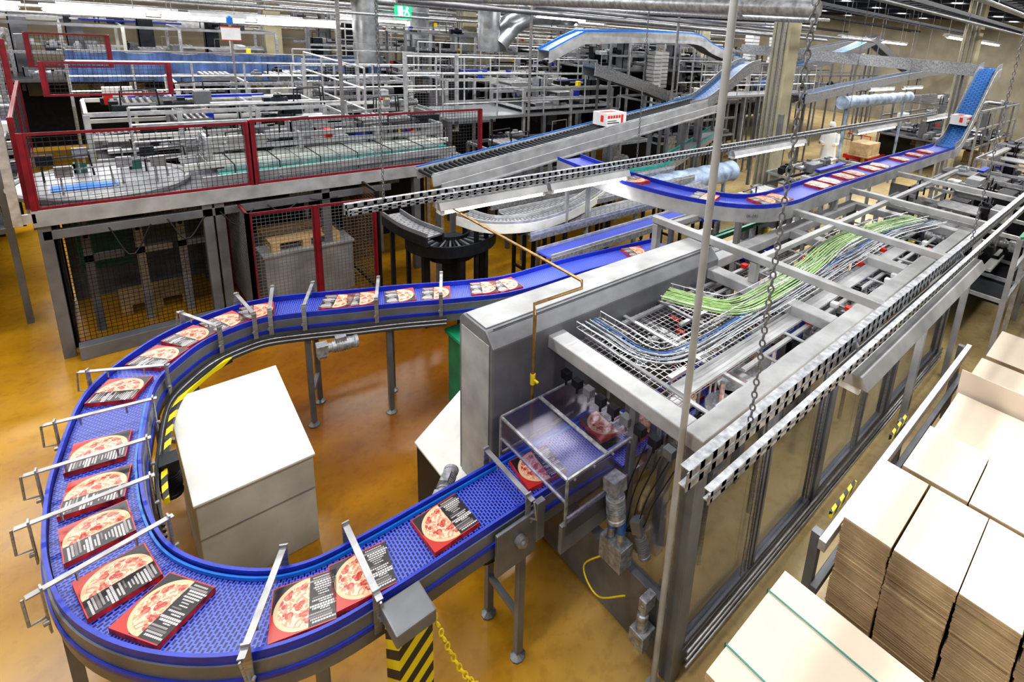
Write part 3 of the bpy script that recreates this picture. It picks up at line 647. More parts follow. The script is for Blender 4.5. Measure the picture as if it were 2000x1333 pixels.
# ------------------------------------------------------------------ roller incline (centre)
r0,r1=V((3.3,7.1,1.8)),V((9.4,7.1,2.62))
rl=thing("roller_conveyor","long grey inclined roller conveyor with blue guide strips","conveyor",(6.3,7.1,0))
for y in (-.24,.24):
    mk(MB().beam(r0+V((0,y,0)),r1+V((0,y,0)),.03,.16),"side_rail",lpaint,rl,bevel=.004)
    mk(MB().beam(r0+V((0,y*1.02,.1)),r1+V((0,y*1.02,.1)),.014,.02),"guide_strip",cyan if y>0 else alu,rl)
for k in range(80):
    p=r0.lerp(r1,(k+.5)/80)+V((0,0,.04))
    if k==0:
        mk0=mk(MB().tube([p-V((0,.22,0)),p+V((0,.22,0))],.024,8),"roller",dark,rl,smooth=True); rp0=p
    else:
        o=mk0.copy(); o.location=p-rp0; sc.collection.objects.link(o); o.parent=rl
for tt_ in (.05,.3,.55,.8,.98):
    p=r0.lerp(r1,tt_)
    for y in (-.22,.22): mk(MB().beam(V((p.x,7.1+y,0)),V((p.x,7.1+y,p.z-.08)),.06,.06),"leg",paint,rl)
mk(MB().beam(r0+V((0,-.42,-.12)),r1+V((0,-.42,-.12)),.2,.02),"side_shelf",alu,rl)
mk(MB().beam(r0+V((0,-.52,-.02)),r1+V((0,-.52,-.02)),.02,.12),"side_shelf",lpaint,rl)
case(V((6.75,7.05,2.34)),.05,"white shipping case with red and black print on roller conveyor",1.15)
ic=smooth_path([(8.9,7.15,2.6),(9.6,7.15,2.72),(10.8,7.15,3.35),(11.4,7.15,3.5)],.12); conveyor("inclined_belt_conveyor","bright blue inclined belt conveyor rising between steel sides",ic,.42,bluebelt2,galv,galv,.18,.1,())
hp_=[Gy(u,v,10.5) for u,v in ((1062,98),(1120,68),(1150,62),(1340,66),(1385,88),(1450,118),(1490,128))]
conveyor("high_belt_conveyor","high blue belt conveyor with steel side frames",smooth_path(hp_,.2),.4,bluebelt2,lpaint,cyan,.28,.04,())
for pts,y in (([(1480,170),(1560,130),(1640,105),(1700,78)],9),([(1700,75),(1740,110),(1790,150)],9.2),([(1560,190),(1700,160),(1850,135),(1925,140)],8),([(1290,120),(1340,125),(1480,135)],13),([(1570,100),(1650,85),(1720,72)],12),([(1150,130),(1250,165),(1310,190)],9.4)):
    pp=smooth_path([Gy(u,v,y) for u,v in pts],.25)
    conveyor("high_belt_conveyor","high level blue belt conveyor with steel sides",pp,.4,bluebelt2,galv,galv,.18,.1,(2,len(pp)-3),legm=paint)
def curve_rollers(c,r,a0,a1,w,z,label):
    par=thing("curved_roller_conveyor",label,"conveyor",(c[0],c[1],0)); n=int(abs(a1-a0)*r/.05)
    for rr in (r-w/2,r+w/2):
        pth=[V((c[0]+rr*math.cos(a0+(a1-a0)*k/24),c[1]+rr*math.sin(a0+(a1-a0)*k/24),z)) for k in range(25)]
        mk(MB().sweep(pth,[(-.015,-.1),(.015,-.1),(.015,.05),(-.015,.05)]),"side_rail",dark,par)
    for k in range(n):
        a=a0+(a1-a0)*(k+.5)/n; dd=V((math.cos(a),math.sin(a),0)); C=V((c[0],c[1],z)); mk(MB().tube([C+dd*(r-w/2+.01),C+dd*(r+w/2-.01)],[.012,.02],8),"roller",paint if k%2 else dark,par,smooth=True)
    for k in range(3):
        a=a0+(a1-a0)*(k+.3)/3; q=V((c[0]+r*math.cos(a),c[1]+r*math.sin(a),0)); mk(MB().beam(q,q+V((0,0,z-.1)),.08,.08),"leg",dark,par)
    mk(MB().tube([(c[0],c[1],0),(c[0],c[1],z-.3),(c[0],c[1],z-.29),(c[0],c[1],z-.1)],[.12,.12,r*.8,r*.8],20),"drive_drum",dark,par,smooth=True)
    return par
curve_rollers((3.3,6.35),.4,math.pi*.95,math.pi*2.1,.34,1.2,"dark curved roller conveyor bend on black legs")
sp=smooth_path([G(u,v,1.5) for u,v in ((905,418),(960,432),(1040,428),(1110,405),(1160,375),(1190,345))],.08)
conveyor("curved_grey_conveyor","pale grey curved belt conveyor on legs",sp,.2,greybelt,cabtop,alu,.12,.04,(4,len(sp)-5),legm=dark)
sp2=smooth_path([G(u,v,1.45) for u,v in ((765,418),(800,440),(850,460))],.08); conveyor("curved_grey_conveyor","short dark declining belt conveyor section",sp2,.2,greybelt,dark,paint,.12,.05,(3,),legm=dark)
sp3=smooth_path([G(u,v,1.5) for u,v in ((1400,250),(1340,290),(1290,318),(1230,330),(1150,335))],.1); conveyor("curved_grey_conveyor","grey and green curved belt conveyor on steel legs",sp3,.3,greybelt,galv,teal,.14,.05,(4,len(sp3)-5),legm=dark)
for j,(y,z) in enumerate(((5.55,1.35),(6.0,1.45),(6.5,1.5),(5.1,1.2))):
    pth=smooth_path([(3.9,y,z),(6.6,y+.05,z),(8.0,y+.1,z)],.3)
    conveyor("belt_conveyor","narrow aluminium belt conveyor on steel legs",pth,.26,bluebelt if j==3 else greybelt,galv,alu,.08,.04,(2,len(pth)-3),legm=dark)
# ------------------------------------------------------------------ platform with red fence
pf=thing("sorting_platform","raised steel platform table carrying teal belts on grey legs","platform",(2,9,0))
mk(MB().box(-.42,4.6,8.05,9.6,1.62,1.72),"deck",paint,pf,bevel=.01)
mk(MB().box(-.45,4.7,7.98,8.04,1.56,1.74),"edge_beam",lpaint,pf,bevel=.004)
mk(MB().box(-.4,3.2,8.0,8.06,1.4,1.5),"lower_beam",paint,pf,bevel=.004)
for x in (-.38,.98,1.1,2.3,3.6): mk(MB().box(x-.05,x+.05,8.0,8.12,0,1.62),"leg",paint,pf,bevel=.004)
for x in (-.38,1.1,3.0): mk(MB().box(x-.05,x+.05,9.4,9.5,0,1.62),"leg",paint,pf)
mk(MB().tube([(.15,8.85,1.72),(.15,8.85,1.75),(.15,8.85,1.751),(.15,8.85,1.78)],[.78,.78,.74,.74],48),"turntable",plate,pf,bevel=.005)
mk(MB().torus((.15,8.85,1.78),(1,0,0),(0,1,0),.78,.78,.03,48,6),"turntable_rim",lpaint,pf,smooth=True)
mk(MB().box(-.3,.25,8.5,8.75,1.785,1.79),"blue_reflection",cyan,pf)  # flat blue sheet laid on as the turntable's blue reflection
for k,(x,y) in enumerate(((-.35,9.0),(-.05,9.3),(.3,8.6),(.55,9.1),(.6,8.5),(-.2,8.35))):
    mk(MB().tube([(x,y,1.78),(x,y,2.05),(x+.4,y+.05,2.06),(x+.42,y+.05,1.8)],.012,6).box(x-.04,x+.1,y-.03,y+.03,1.98,2.1),"sensor_bridge",(dark,steel,galv)[k%3],pf)
for x,y in ((-.1,9.3),(.4,9.25)): mk(MB().box(x,x+.12,y,y+.02,1.78,1.9).box(x,x+.02,y,y+.12,1.78,1.9),"guide_plate",dgreen,pf)
for y,xa,xb in ((8.45,1.2,4.2),(8.62,1.3,4.4),(8.95,1.1,4.0)):
    mk(MB().beam((xa,y,1.8),(xb,y,1.84),.08,.03),"teal_belt",teal,pf)
    mk(MB().beam((xa,y+.08,1.82),(xb,y+.08,1.86),.02,.06),"belt_guide",alu,pf)
mk(MB().beam((1.0,8.2,1.8),(4.4,8.3,1.85),.05,.1),"belt_guide",lpaint,pf)
for y in (8.75,9.15,9.3): mk(MB().beam((.9,y,1.86),(4.5,y,1.92),.04,.08),"belt_guide",(cabtop if y<9 else alu),pf)
for k in range(14): mk(MB().tube([(1.1+.25*k,8.3,1.72),(1.1+.25*k,8.3,1.95),(1.1+.25*k,9.05,1.95),(1.1+.25*k,9.05,1.72)],.008,5),"belt_bridge",dark if k%2 else steel,pf)
for k in range(6): motor((.2+.6*k,8.2+.05*(k%2),1.48),(1,0,0),pf,.05,.18,mat=(dark,galv)[k%2])
for k in range(5): mk(MB().tube(smooth_path([(.1+.5*k,8.0,1.45),(.25+.5*k,7.95,1.1+.08*k),(.45+.5*k,8.0,1.42)],.06),.008,5),"cable",black,pf,smooth=True)
def fence(p,q,z0,z1,panels,label,sp=.05,fm_=red,wm=wire,r=.0022):
    p=V(p);q=V(q); par=thing("safety_fence",label,"fence",((p.x+q.x)/2,(p.y+q.y)/2,z0),"wire mesh safety fences"); n=panels
    for k in range(n+1):
        c=p.lerp(q,k/n); mk(MB().beam((c.x,c.y,z0),(c.x,c.y,z1),.045,.045),"post",fm_,par)
    for k in range(n):
        a=p.lerp(q,k/n); b_=p.lerp(q,(k+1)/n); dd=(b_-a).normalized()*.03; a2=a+dd;b2=b_-dd
        m_=MB()
        for z in (z0+.015,z1-.015): m_.beam((a2.x,a2.y,z),(b2.x,b2.y,z),.03,.03)
        for c in (a2,b2): m_.beam((c.x,c.y,z0),(c.x,c.y,z1),.025,.025)
        mk(m_,"panel_frame",fm_,par)
        mk(MB().net((a.x,a.y,z0),b_.xyz-a.xyz,(0,0,z1-z0),sp,r),"mesh_panel",wm,par)
    return par
fence((-.42,8.0,0),(1.47,8.0,0),1.74,2.55,1,"dark red framed wire mesh guard fence along platform")
fence((1.5,8.0,0),(4.7,8.0,0),1.74,2.57,1,"dark red framed wire mesh guard fence along platform")
fence((-.46,8.1,0),(-.5,11.2,0),1.74,2.7,2,"dark red framed wire mesh guard fence along platform")
fence((-.4,13,0),(.55,13,0),2.7,3.25,1,"dark red framed wire mesh fence on upper level")
fence((-.25,11,0),(1.1,11,0),2.5,2.98,1,"dark red framed wire mesh fence on upper level")
fence((-2,12,0),(-.6,12,0),1.5,3.2,2,"dark red framed wire mesh fence on upper level")
mk(MB().beam((-.55,8,1.6),(-.55,8,2.9),.07,.07).beam((-.55,8,1.66),(-.42,8,1.66),.04,.1),"fence_post",alu,label="aluminium post at the fence corner",cat="post")
fence((-.34,8.2,0),(1.0,8.2,0),.02,1.55,1,"black wire mesh cage door below platform",.045,dark,dark)
fence((-.34,8.2,0),(-.34,9.6,0),.02,1.55,1,"black wire mesh cage side below platform",.06,dark,dark)
mk(MB().box(-.3,.98,7.85,8.0,0,.16),"floor_beam",paint,label="grey steel beam on floor below cage",cat="beam",bevel=.006)
mk(MB().box(-.3,3.0,9.62,9.66,0,1.55),"sheet_partition",paint,label="dark grey sheet metal partition behind cages",cat="partition")
fence((1.3,7.6,0),(2.75,7.45,0),.05,1.5,2,"dark red framed mesh cage around pallets",.045,red,lwire)
fence((1.3,7.6,0),(1.3,8.9,0),.05,1.5,1,"dark red framed mesh cage around pallets",.045,red,lwire)
fence((2.78,7.45,0),(2.8,9,0),.05,1.6,1,"yellow brass wire mesh cage side",.04,dark,brass)
mk(MB().box(1.5,2.6,7.95,8.9,0,.72).box(1.48,2.62,7.93,8.92,.72,.76),"pallet_lift",lpaint,label="grey steel lift table carrying a pallet",cat="lift table",bevel=.008)
pallet(1.6,2.45,8.0,8.8,.76,"stacked wooden pallet inside cage")
pallet(0.1,.8,8.8,9.4,0,"wooden pallet inside cage")
mk(MB().box(-.2,.3,9.3,9.4,.5,1.4),"guard_panel",dgreen,label="dark green panel inside cage",cat="panel",bevel=.01)
for x in (-.1,.35,.75): mk(MB().box(x-.04,x+.04,8.5,8.58,0,1.6).box(x-.04,x+.3,8.5,8.56,.9,.98).box(x-.02,x+.02,8.5,9.4,1.2,1.26),"lift_mast",(paint,steel,galv)[int(x>0)+int(x>.5)],label="steel lift mast inside the cage",cat="machine frame")
# ------------------------------------------------------------------ background machinery
def machine(name,label,x0,x1,y0,y1,z0,z1,seed,step=.9,mats=(lpaint,alu,cab),dens=1.0,cat="machine"):
    r=random.Random(seed); par=thing(name,label,cat,((x0+x1)/2,(y0+y1)/2,0))
    nx=max(1,int((x1-x0)/step)); ny=max(1,int((y1-y0)/1.2))
    for i in range(nx+1):
        for j in (0,ny):
            x=x0+(x1-x0)*i/nx;y=y0+(y1-y0)*j/ny; mk(MB().beam((x,y,0),(x,y,z1),.06,.06),"post",mats[i%2],par)
    for j in range(ny+1):
        y=y0+(y1-y0)*j/ny
        for z in (z0,(z0+z1)/2,z1):
            mk(MB().beam((x0,y,z),(x1,y,z),.04,.06),"rail",mats[r.randrange(len(mats))],par)
    for i in range(nx+1):
        x=x0+(x1-x0)*i/nx
        for z in (z0,z1): mk(MB().beam((x,y0,z),(x,y1,z),.04,.05),"cross_beam",mats[1],par)
    n=int(min(95,(x1-x0)*(y1-y0)*11*dens))+5
    for k in range(n):
        x=r.uniform(x0,x1-.3);y=r.uniform(y0,y1-.1);z=r.choice((z0,z0,(z0+z1)/2,z1)); q=r.random()
        if q<.2: mk(MB().box(x,x+r.uniform(.15,.6),y,y+r.uniform(.1,.25),z-.02,z+r.uniform(.08,.22)),"housing",r.choice((alu,paint,galv,cabtop,lpaint,dark)),par,bevel=.01)
        elif q<.4: motor((x,y,z+.1),(1,0,0) if r.random()<.5 else (0,1,0),par,.06,.22,mat=r.choice((galv,dark,paint)))
        elif q<.58: 
            mk(MB().tube([(x,y,z+.0),(x+.01,y,z+.3),(x+.4,y+.02,z+.32),(x+.42,y+.02,z+.0)],.013,6),"pipe_loop",r.choice((steel,dark,black)),par)
        elif q<.7:
            L=r.uniform(.8,2); mk(MB().beam((x,y,z+.08),(min(x+L,x1),y,z+.08),.12,.04),"slide_rail",r.choice((bluep,alu,alu,paint,dark,cabtop)),par)
        elif q<.8:
            m_=MB(); m_.box(x-.03,x+.45,y-.02,y,z-.02,z+.1); m_.box(x-.03,x+.45,y+.5,y+.52,z-.02,z+.1)
            for s in range(6): m_.tube([(x+s*.08,y,z+.08),(x+s*.08,y+.5,z+.08)],.025,8)
            mk(m_,"roller_bed",steel,par)
        elif q<.92: mk(MB().box(x,x+.02,y,y+.3,z0-.5,z+.15).box(x,x+.3,y,y+.02,z0-.5,z+.15),"panel",r.choice((galv,dark,paint)),par)
        else: mk(MB().box(x,x+.1,y,y+.1,z,z+.15),"sensor_box",r.choice((bred,bluep,yel,lpaint,dark)),par,bevel=.01)
    mk(MB().box(x0+.05,x1-.05,y0+.05,y1-.05,z0-.08,z0-.05),"bed_plate",dark,par)
    mk(MB().box(x0+.1,x1-.1,y1-.06,y1-.03,.1,z0),"skirt_panel",dark,par)
    return par
TM="transfer_machine"
D=(paint,galv,lpaint); Lm=(lpaint,alu,cabtop)
machine(TM,"long pale grey portal machine with rails, rollers and motors",.1,3.0,10.2,11.6,1.7,2.35,11,mats=(lpaint,alu,cabtop),dens=1.4)
machine(TM,"long pale grey portal machine with rails, rollers and motors",1.3,5.4,12.2,13.6,1.9,2.5,12,mats=(cabtop,alu,galv))
machine(TM,"pale grey framed conveyor machine",3.3,4.9,9.9,11.4,1.6,2.2,13,mats=Lm)
machine(TM,"pale grey framed conveyor machine",-2.5,-.7,9.2,13,1.2,2.0,14,mats=D)
machine(TM,"grey and blue framed handling machine",6.0,9.5,11.7,13.5,1.6,2.6,15,mats=Lm,step=.6)
machine(TM,"dark framed handling machine with motors",10.2,13.5,8.8,10.4,1.3,2.3,16,mats=D)
machine(TM,"dark framed handling machine with motors",5.2,8.8,7.9,9.3,.8,1.7,17,mats=D)
machine(TM,"dark framed handling machine with motors",10.2,13.2,5.0,5.7,.8,1.3,31,mats=D)
machine("packing_line","grey framed packing line with green and blue parts",8.3,12.8,.9,2.7,.9,1.8,18,mats=(lpaint,alu,greenm),dens=1.2)
machine("packing_line","grey framed packing line with rollers",13.5,19,.5,2.6,.9,1.9,19,mats=(galv,alu,paint),dens=.8)
machine("packing_line","grey framed packing line with rollers",9.5,13,-2.5,.3,.9,1.9,32,mats=(galv,greenm,alu),dens=.8)
machine("packing_line","grey framed packing line with rollers",5.4,8.6,3.7,4.3,.8,1.5,21,mats=(paint,galv,greenm),dens=1.8)
machine(TM,"dark steel handling frames",13.8,19,10,12,2.0,3.2,22,mats=D,dens=.8)
machine(TM,"dark steel handling frames",9.5,13,14,17,2.0,3.1,23,mats=(galv,paint,alu),dens=.8)
machine(TM,"cream machine frames near wall",-1,4,17.2,19.5,2.0,3.2,24,mats=(cab,galv,paint),dens=.7)
machine(TM,"dark steel handling frames",20,26,4,7.0,1.2,2.4,25,mats=(galv,paint,dark),dens=.5)
machine(TM,"dark steel handling frames",20,27,10,16,2.2,3.5,26,mats=D,dens=.5)
machine(TM,"dark steel handling frames",5,11,18,21,2.2,3.6,27,mats=D,dens=.5,step=.7)
machine(TM,"dark steel handling frames",6.3,9,14.5,15.7,2.4,3.5,28,mats=D,step=.6)
machine(TM,"dark steel handling frames",14,20,17.5,21,2.4,4.0,29,mats=D,dens=.5)
machine(TM,"grey conveyor frames stacked on platform",10.6,15.8,11.2,13.5,2.9,3.7,33,mats=(galv,alu,paint),dens=.7,step=.7)
machine(TM,"cream machine frames beside fence",-3.5,-.8,14,18,1.6,3.0,34,mats=(cab,galv,red),dens=.5)
machine(TM,"pale conveyor frame with rollers behind the fence",1.2,4.5,9.0,9.55,1.9,2.15,35,mats=Lm,dens=2.2)
machine(TM,"pale frames beside the walkway",6.8,9.4,9.8,11.1,2.2,2.6,36,mats=Lm,dens=.8)
def railing(pts,zb,zt,label="round steel handrail with posts",mat=None,n=3,gap=1.1):
    b=MB(); P=[V(p) for p in pts]
    for k in range(n):
        z=zt-(zt-zb)*k/n; b.tube([p+V((0,0,z)) for p in P],.018,6)
    for i in range(len(P)-1):
        m_=max(1,int((P[i+1]-P[i]).length/gap))
        for k in range(m_+1):
            c=P[i].lerp(P[i+1],k/m_); b.tube([c+V((0,0,zb)),c+V((0,0,zt))],.018,6)
    mk(b,"handrail",mat or alu,label=label,cat="railing",group="handrails",smooth=True)
def platform(x0,x1,y0,y1,z):
    par=thing("walkway_platform","steel chequer plate walkway platform on posts","platform",((x0+x1)/2,(y0+y1)/2,0),"walkways")
    mk(MB().box(x0,x1,y0,y1,z-.06,z),"deck",plate,par)
    for x in (x0+.05,(x0+x1)/2,x1-.05):
        for y in (y0+.05,y1-.05): mk(MB().beam((x,y,0),(x,y,z-.06),.08,.08),"post",paint,par)
platform(5.0,9.6,9.7,11.2,2.1); platform(10.5,16,7.9,8.5,2.6); platform(13.4,19.5,13.6,14.2,2.6)
for a in (((4.9,9.7,0),(9.6,9.7,0),2.1,2.95,1.1),((4.9,11.3,0),(10.2,11.3,0),2.1,3.15,.6),((10.4,7.85,0),(16.2,7.85,0),2.6,3.4,.5),((10.4,8.55,0),(16.2,8.55,0),2.6,3.4,.5),((3.5,9.7,0),(3.5,13,0),2.0,3.05,1),((3.5,13.8,0),(6.2,13.8,0),2,3.05,1),((11,12,0),(16,12,0),2.6,3.6,.6),((6.5,14.2,0),(12,14.2,0),2.4,3.3,.6),((.5,9.75,0),(3.2,9.75,0),1.8,2.5,1),((0,12.0,0),(6,12.0,0),2.2,2.9,.7),((5.5,16.5,0),(13,16.5,0),2.6,3.6,.6),((13,13.5,0),(20,13.5,0),2.6,3.6,.6)):
    railing([a[0],a[1]],a[2],a[3],gap=a[4])
fence((4.4,10.2,0),(5.3,9.9,0),1.8,3.3,1,"white framed wire mesh guard panel",.05,alu,lwire)
fence((3.2,12,0),(4.2,12,0),1.9,3.0,1,"white framed wire mesh guard panel",.05,alu,lwire)
b=MB(); nx,nz=160,8; rc_=random.Random(9); xs_=[6.2*i/nx for i in range(nx+1)]; vs=[];fs=[]; off=[rc_.uniform(-.03,.03) for _ in range(nx+1)]
for i in range(nx+1):
    for k in range(nz+1): vs.append((xs_[i],15.9+off[i]+.02*math.sin(i*.3+k*.8)*(1-k/nz),2.12+.64*k/nz-.05*abs(math.sin(i*.16))*(k/nz)))
for i in range(nx):
    for k in range(nz): a=i*(nz+1)+k; fs.append((a,a+nz+1,a+nz+2,a+1))
b._a(vs,fs); mk(b,"blue_curtain",curt,label="long creased blue fabric curtain hung on a rail",cat="curtain",smooth=False)
mk(MB().tube([(-.1,16,2.75),(6.3,16,2.75)],.02,6).tube([(0,16,0),(0,16,2.8)],.03,6).tube([(6.2,16,0),(6.2,16,2.8)],.03,6),"curtain_rail",steel,label="steel rail carrying the curtain",cat="rail")
for x,y in ((11,6.14),(19.5,4.6),(8.9,16),(17,13),(4.5,19.8)):
    par=thing("concrete_column","cream painted building column with pipes","column",(x,y,0),"building columns")
    mk(MB().box(x-.22,x+.22,y-.22,y+.22,0,5.98),"shaft",column,par,bevel=.02)
    for a in (-.12,.0,.12): mk(MB().tube([(x-.27,y+a,0),(x-.27,y+a,5.9)],.022,8),"pipe",steel,par)
    mk(MB().box(x-.26,x-.1,y-.3,y-.22,1.9,2.5),"junction_box",paint,par,bevel=.01)
def ductv(x,y,z0,z1,r,label="vertical silver ventilation duct"):
    b=MB(); n=int((z1-z0)/.5); pts=[];rs=[]
    for k in range(n+1):
        z=z0+(z1-z0)*k/n; pts+=[(x,y,z),(x,y,z+.02),(x,y,z+.021)]; rs+=[r*1.05,r*1.05,r]
    b.tube(pts,rs,20); mk(b,"ventilation_duct",duct,label=label,cat="duct",group="ventilation ducts",smooth=True)
q=Gy(715,70,15); ductv(q.x,q.y,2.6,5.9,.3); q=Gy(955,60,13); ductv(q.x,q.y,3.2,5.9,.28); q=Gy(815,60,17); ductv(q.x,q.y,2.2,5.9,.35)
b=MB(); q=Gy(990,40,13); b.tube([(q.x-.3,13,3.4),(q.x+.1,13,3.9),(q.x+.8,13,4.25),(q.x+2.2,13,4.3)],[.3,.3,.3,.3],20); mk(b,"ventilation_duct",duct,label="bent silver ventilation duct elbow",cat="duct",group="ventilation ducts",smooth=True)
def pipeh(p,q,r,mat=steel,label="long horizontal steel pipe near ceiling",name="overhead_pipe",cat="pipe"):
    p=V(p);q=V(q); b=MB(); b.tube([p,p.lerp(q,.5),q],r,10)
    for t in (.15,.5,.85): c=p.lerp(q,t); b.tube([c,V((c.x,c.y,5.99))],.006,4)
    mk(b,name,mat,label=label,cat=cat,group="overhead pipes",smooth=True)
pipeh((1.8,5,4.15),(10.5,5,4.5),.03,alu)
rr=random.Random(5)
for y,z,r,x0,x1 in ((7,4.25,.04,5,18),(9.5,4.2,.05,4,20),(12,4.3,.06,3,22),(15,4.25,.08,2,24),(15.4,4.0,.04,2,24),(18,4.1,.08,-2,26),(18.3,3.8,.04,-2,26),(20,3.6,.05,-3,26),(3.2,4.7,.03,4,22),(1.6,4.6,.03,5,22),(22,3.4,.07,-4,30),(22.3,3.9,.1,-4,30),(22.5,4.4,.05,-4,30),(24,3.1,.06,-4,30),(24,4.9,.08,-4,30),(16.5,4.6,.05,-3,25),(13.6,3.9,.03,-1,15),(11,4.5,.03,3,20),(17.6,3.4,.03,-3,14)):
    pipeh((x0,y,z),(x1,y,z+.02),r,rr.choice((steel,alu,paint,galv)))
for x,z in ((12,4.5),(16,4.55),(21,4.6),(25,4.5),(7.5,4.35),(3,4.2),(9.5,4.6)): pipeh((x,max(1,x*.5),z),(x,24,z),.05,rr.choice((steel,dark,galv)))
for y,z,x0,x1,R_ in ((6.2,1.3,6.5,9.6,.2),(5.6,2.7,13.2,18,.15)):
    b=MB(); n=14; b.tube([V((x0+(x1-x0)*k/n,y,z)) for k in range(n+1)],[R_ if k%2 else R_*1.12 for k in range(n+1)],18)
    for k in (1,n-1): b.beam((x0+(x1-x0)*k/n,y,0),(x0+(x1-x0)*k/n,y,z-R_*.9),.06,.06)
    mk(b,"fabric_duct",duct2,label="fat wrapped blue grey air duct",cat="duct",group="wrapped ducts",smooth=True)
for k,(y,z,x0,x1) in enumerate(((1.9,4.9,6,24),(3.8,4.95,7,26),(6.6,5.0,8,28),(9,5.0,6,28),(12.4,4.8,4,28),(5.2,5.2,8,28),(14.2,4.6,-2,26),(19,4.5,-4,28))):
    b=MB()
    for s in (-.2,.2): b.beam((x0,y+s,z),(x1,y+s,z),.03,.08)
    for i in range(int((x1-x0)/.4)): b.beam((x0+i*.4,y-.2,z),(x0+i*.4,y+.2,z),.03,.02)
    for i in range(int((x1-x0)/3)+1): b.tube([(x0+i*3,y,z),(x0+i*3,y,5.98)],.01,5)
    mk(b,"cable_ladder",dark,label="dark steel cable ladder hung below ceiling",cat="cable tray",group="cable ladders")
for x in range(6,33,3): 
    o=struct(MB().beam((x,-6,5.85),(x,26,5.85),.15,.3),"trim_%d"%(x//3),ceilm)
for x,y,z in ((12.0,10.8,3.0),(12.5,11.0,3.0),(15.2,9.6,3.9),(17,9.8,3.9)):
    b=MB()
    for k in range(10): b.box(x+random.uniform(-.03,.03),x+.35,y,y+.3,z-.6+k*.11,z-.6+k*.11+.09)
    b.beam((x+.1,y+.1,0),(x+.1,y+.1,z+.5),.06,.06)
    mk(b,"stacked_trays",white,label="tall stack of white plastic trays",cat="trays",group="tray stacks")
q=Gy(788,22,15); e=thing("exit_sign","green lit emergency exit sign with white running figure","sign",q)
gs=M("green_sign_light",(.01,.5,.22),.4,0,0,1,emit=1.0); ws=M("white_sign_light",(.9,1,.95),.4,0,0,1,emit=1.1)
mk(MB().box(q.x-.22,q.x+.22,q.y,q.y+.05,q.z-.2,q.z+.2),"panel",gs,e)
mk(MB().box(q.x-.15,q.x-.02,q.y-.01,q.y,q.z-.12,q.z+.12).beam((q.x-.02,q.y-.005,q.z),(q.x+.1,q.y-.005,q.z+.05),.03,.01,(0,1,0)).beam((q.x+.02,q.y-.005,q.z-.1),(q.x+.1,q.y-.005,q.z+.05),.03,.01,(0,1,0)).beam((q.x+.16,q.y-.005,q.z-.1),(q.x+.1,q.y-.005,q.z+.02),.03,.01,(0,1,0)).tube([(q.x+.1,q.y-.01,q.z+.08),(q.x+.1,q.y,q.z+.08)],.04,10),"pictogram",ws,e)
mk(MB().tube([(q.x,q.y+.02,q.z+.2),(q.x,q.y+.02,5.98)],.01,6),"hanger",steel,e)
q=Gy(448,40,12.0); bl=thing("beacon_light","blue warning beacon on thin pole with small sign","light",(q.x,q.y,0))
mk(MB().tube([(q.x,q.y,0),(q.x,q.y,q.z-.05)],.02,6),"pole",steel,bl); mk(MB().tube([(q.x,q.y,q.z-.05),(q.x,q.y,q.z+.05),(q.x,q.y,q.z+.08)],[.05,.05,.02],12),"beacon",cyan,bl,smooth=True)
mk(MB().box(q.x-.14,q.x+.14,q.y-.025,q.y-.01,q.z-.33,q.z-.12),"sign_plate",white,bl)
mk(MB().box(q.x-.15,q.x+.15,q.y-.03,q.y-.01,q.z-.345,q.z-.33),"sign_border",bred,bl); mk(MB().box(q.x-.15,q.x+.15,q.y-.03,q.y-.01,q.z-.12,q.z-.105),"sign_border",bred,bl)
for (u,v,z,s) in ((1690,283,.9,1.6),(1805,265,1.0,1.4),(1820,275,.6,1.4),(1900,300,.5,1.2)):
    q=G(u,v,z); mk(MB().box(q.x-.3*s,q.x+.3*s,q.y-.2*s,q.y+.2*s,q.z-.3,q.z+.1).box(q.x-.32*s,q.x+.32*s,q.y-.22*s,q.y+.22*s,q.z-.36,q.z-.3).box(q.x-.05,q.x+.05,q.y-.05,q.y+.05,0,q.z-.36),"cardboard_carton",cards,label="brown cardboard carton on a stand",cat="box",group="brown cartons",bevel=.01)
q=G(1690,292,.5); b=MB(); b.box(q.x-.8,q.x+.8,q.y-.45,q.y+.45,.2,.34)
for sx in (-.6,.6):
    for sy in (-.35,.35): b.tube([(q.x+sx,q.y+sy-.03,.1),(q.x+sx,q.y+sy+.03,.1)],.1,12)
b.tube([(q.x-.8,q.y-.4,.3),(q.x-.8,q.y-.4,1.1),(q.x-.8,q.y+.4,1.1),(q.x-.8,q.y+.4,.3)],.025,6)
mk(b,"platform_trolley",bred,label="red platform trolley carrying cartons",cat="trolley")
q=Gy(1948,555,1.3); e=thing("notice_sheet","white notice sheet with red corner mark on machine","sign",q); mk(MB().box(q.x-.14,q.x+.14,q.y-.004,q.y,q.z-.17,q.z+.17),"sheet",white,e); mk(MB().box(q.x-.13,q.x-.07,q.y-.006,q.y-.004,q.z+.08,q.z+.15),"mark",bred,e)
mk(MB().tube([(q.x,q.y+.01,q.z+.17),(q.x,q.y+.01,2.38)],.006,5),"hanger",steel,e)
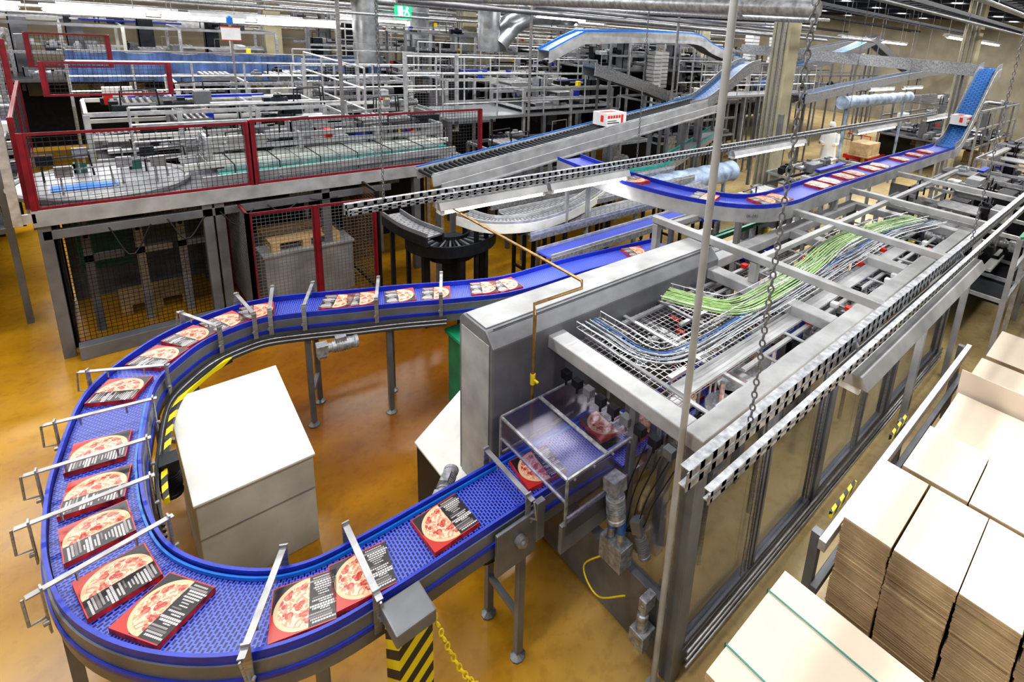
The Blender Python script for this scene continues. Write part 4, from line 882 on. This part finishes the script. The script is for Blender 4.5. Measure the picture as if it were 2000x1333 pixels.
# ------------------------------------------------------------------ person
def person(loc,rot):
    e=thing("person","worker in white coat, trousers and white cap standing at equipment","person",loc); e.rotation_euler=(0,0,rot)
    J=[];E=[];Rr=[]
    def j(p,r,par=None):
        J.append(p);Rr.append(r)
        if par is not None: E.append((par,len(J)-1))
        return len(J)-1
    pel=j((0,0,.95),(.15,.11)); ab=j((0,.0,1.12),(.14,.1),pel); ch=j((.03,0,1.32),(.15,.12),ab); nb=j((.04,0,1.44),(.06,.06),ch); nk=j((.06,0,1.5),(.05,.05),nb)
    hd=j((.08,0,1.6),(.088,.08),nk); ht=j((.085,0,1.69),(.085,.08),hd); ns=j((.18,0,1.61),(.014,.012),hd)
    for s in (-1,1):
        hp=j((0,s*.1,.88),(.09,.09),pel); kn=j((.04*s,s*.11,.48),(.06,.06),hp); an=j((.05*s-.02,s*.11,.09),(.04,.04),kn); j((.05*s+.14,s*.12,.035),(.035,.03),an)
        sh=j((.03,s*.18,1.4),(.065,.06),ch); el=j((.08,s*.24,1.13),(.045,.045),sh); wr=j((.32,s*.16,1.1),(.03,.028),el); pa=j((.39,s*.15,1.1),(.03,.022),wr)
        for f,(dy,L) in enumerate(((-.03,.06),(-.01,.075),(.01,.07),(.03,.055))):
            a=j((.44,s*.15+dy,1.095),(.009,.009),pa); j((.44+L*.6,s*.15+dy,1.075),(.008,.008),a)
        j((.4,s*.15-s*.05,1.085),(.01,.01),pa)
    me=bpy.data.meshes.new("body"); me.from_pydata(J,E,[]); me.materials.append(skin)
    o=bpy.data.objects.new("body",me); sc.collection.objects.link(o); o.parent=e
    o.modifiers.new("skin",'SKIN').use_smooth_shade=True
    sv=me.skin_vertices[0].data
    for i,r in enumerate(Rr): sv[i].radius=r; sv[i].use_root=(i==0)
    o.modifiers.new("sub",'SUBSURF').levels=1; o.modifiers["sub"].render_levels=1
    def loft(secs,n=16):
        b=MB(); vs=[];fs=[]
        for (x,z,a,c) in secs:
            for k in range(n): t=2*math.pi*k/n; vs.append((x+a*math.cos(t),c*math.sin(t),z))
        for i in range(len(secs)-1):
            for k in range(n): fs.append((i*n+k,i*n+(k+1)%n,(i+1)*n+(k+1)%n,(i+1)*n+k))
        b._a(vs,fs); return b
    def add(b,n,m): 
        x=mk(b,n,m,loc=(0,0,0),smooth=True); x.parent=e; x.location=(0,0,0)
    add(loft([(0,.62,.19,.24),(0,.8,.18,.23),(0,1.0,.165,.21),(.01,1.15,.16,.205),(.03,1.33,.17,.22),(.04,1.43,.12,.2),(.05,1.49,.07,.08)]),"coat",coat)
    for s in (-1,1):
        add(MB().tube([(.03,s*.18,1.42),(.08,s*.25,1.13),(.2,s*.2,1.11),(.31,s*.16,1.1)],[.085,.07,.055,.045],12),"sleeve",coat)
        add(MB().tube([(0,s*.1,.9),(.04*s,s*.11,.48),(.05*s-.02,s*.11,.1)],[.115,.09,.07],12),"trouser_leg",coat)
        add(MB().tube([(.05*s-.06,s*.12,.04),(.05*s+.0,s*.12,.05),(.05*s+.16,s*.12,.035)],[.04,.05,.035],10),"shoe",white)
        add(MB().tube([(.158,s*.032,1.635),(.166,s*.032,1.635)],[.011,.008],8),"eye",black)
    add(MB().box(.158,.168,-.025,.025,1.568,1.576),"mouth",red)
    add(loft([(.075,1.65,.11,.105),(.075,1.70,.112,.107),(.07,1.765,.09,.085),(.07,1.79,.03,.03)]),"cap",coat)
q=G(1627,240,1.74); person((q.x,q.y,0),math.radians(200))
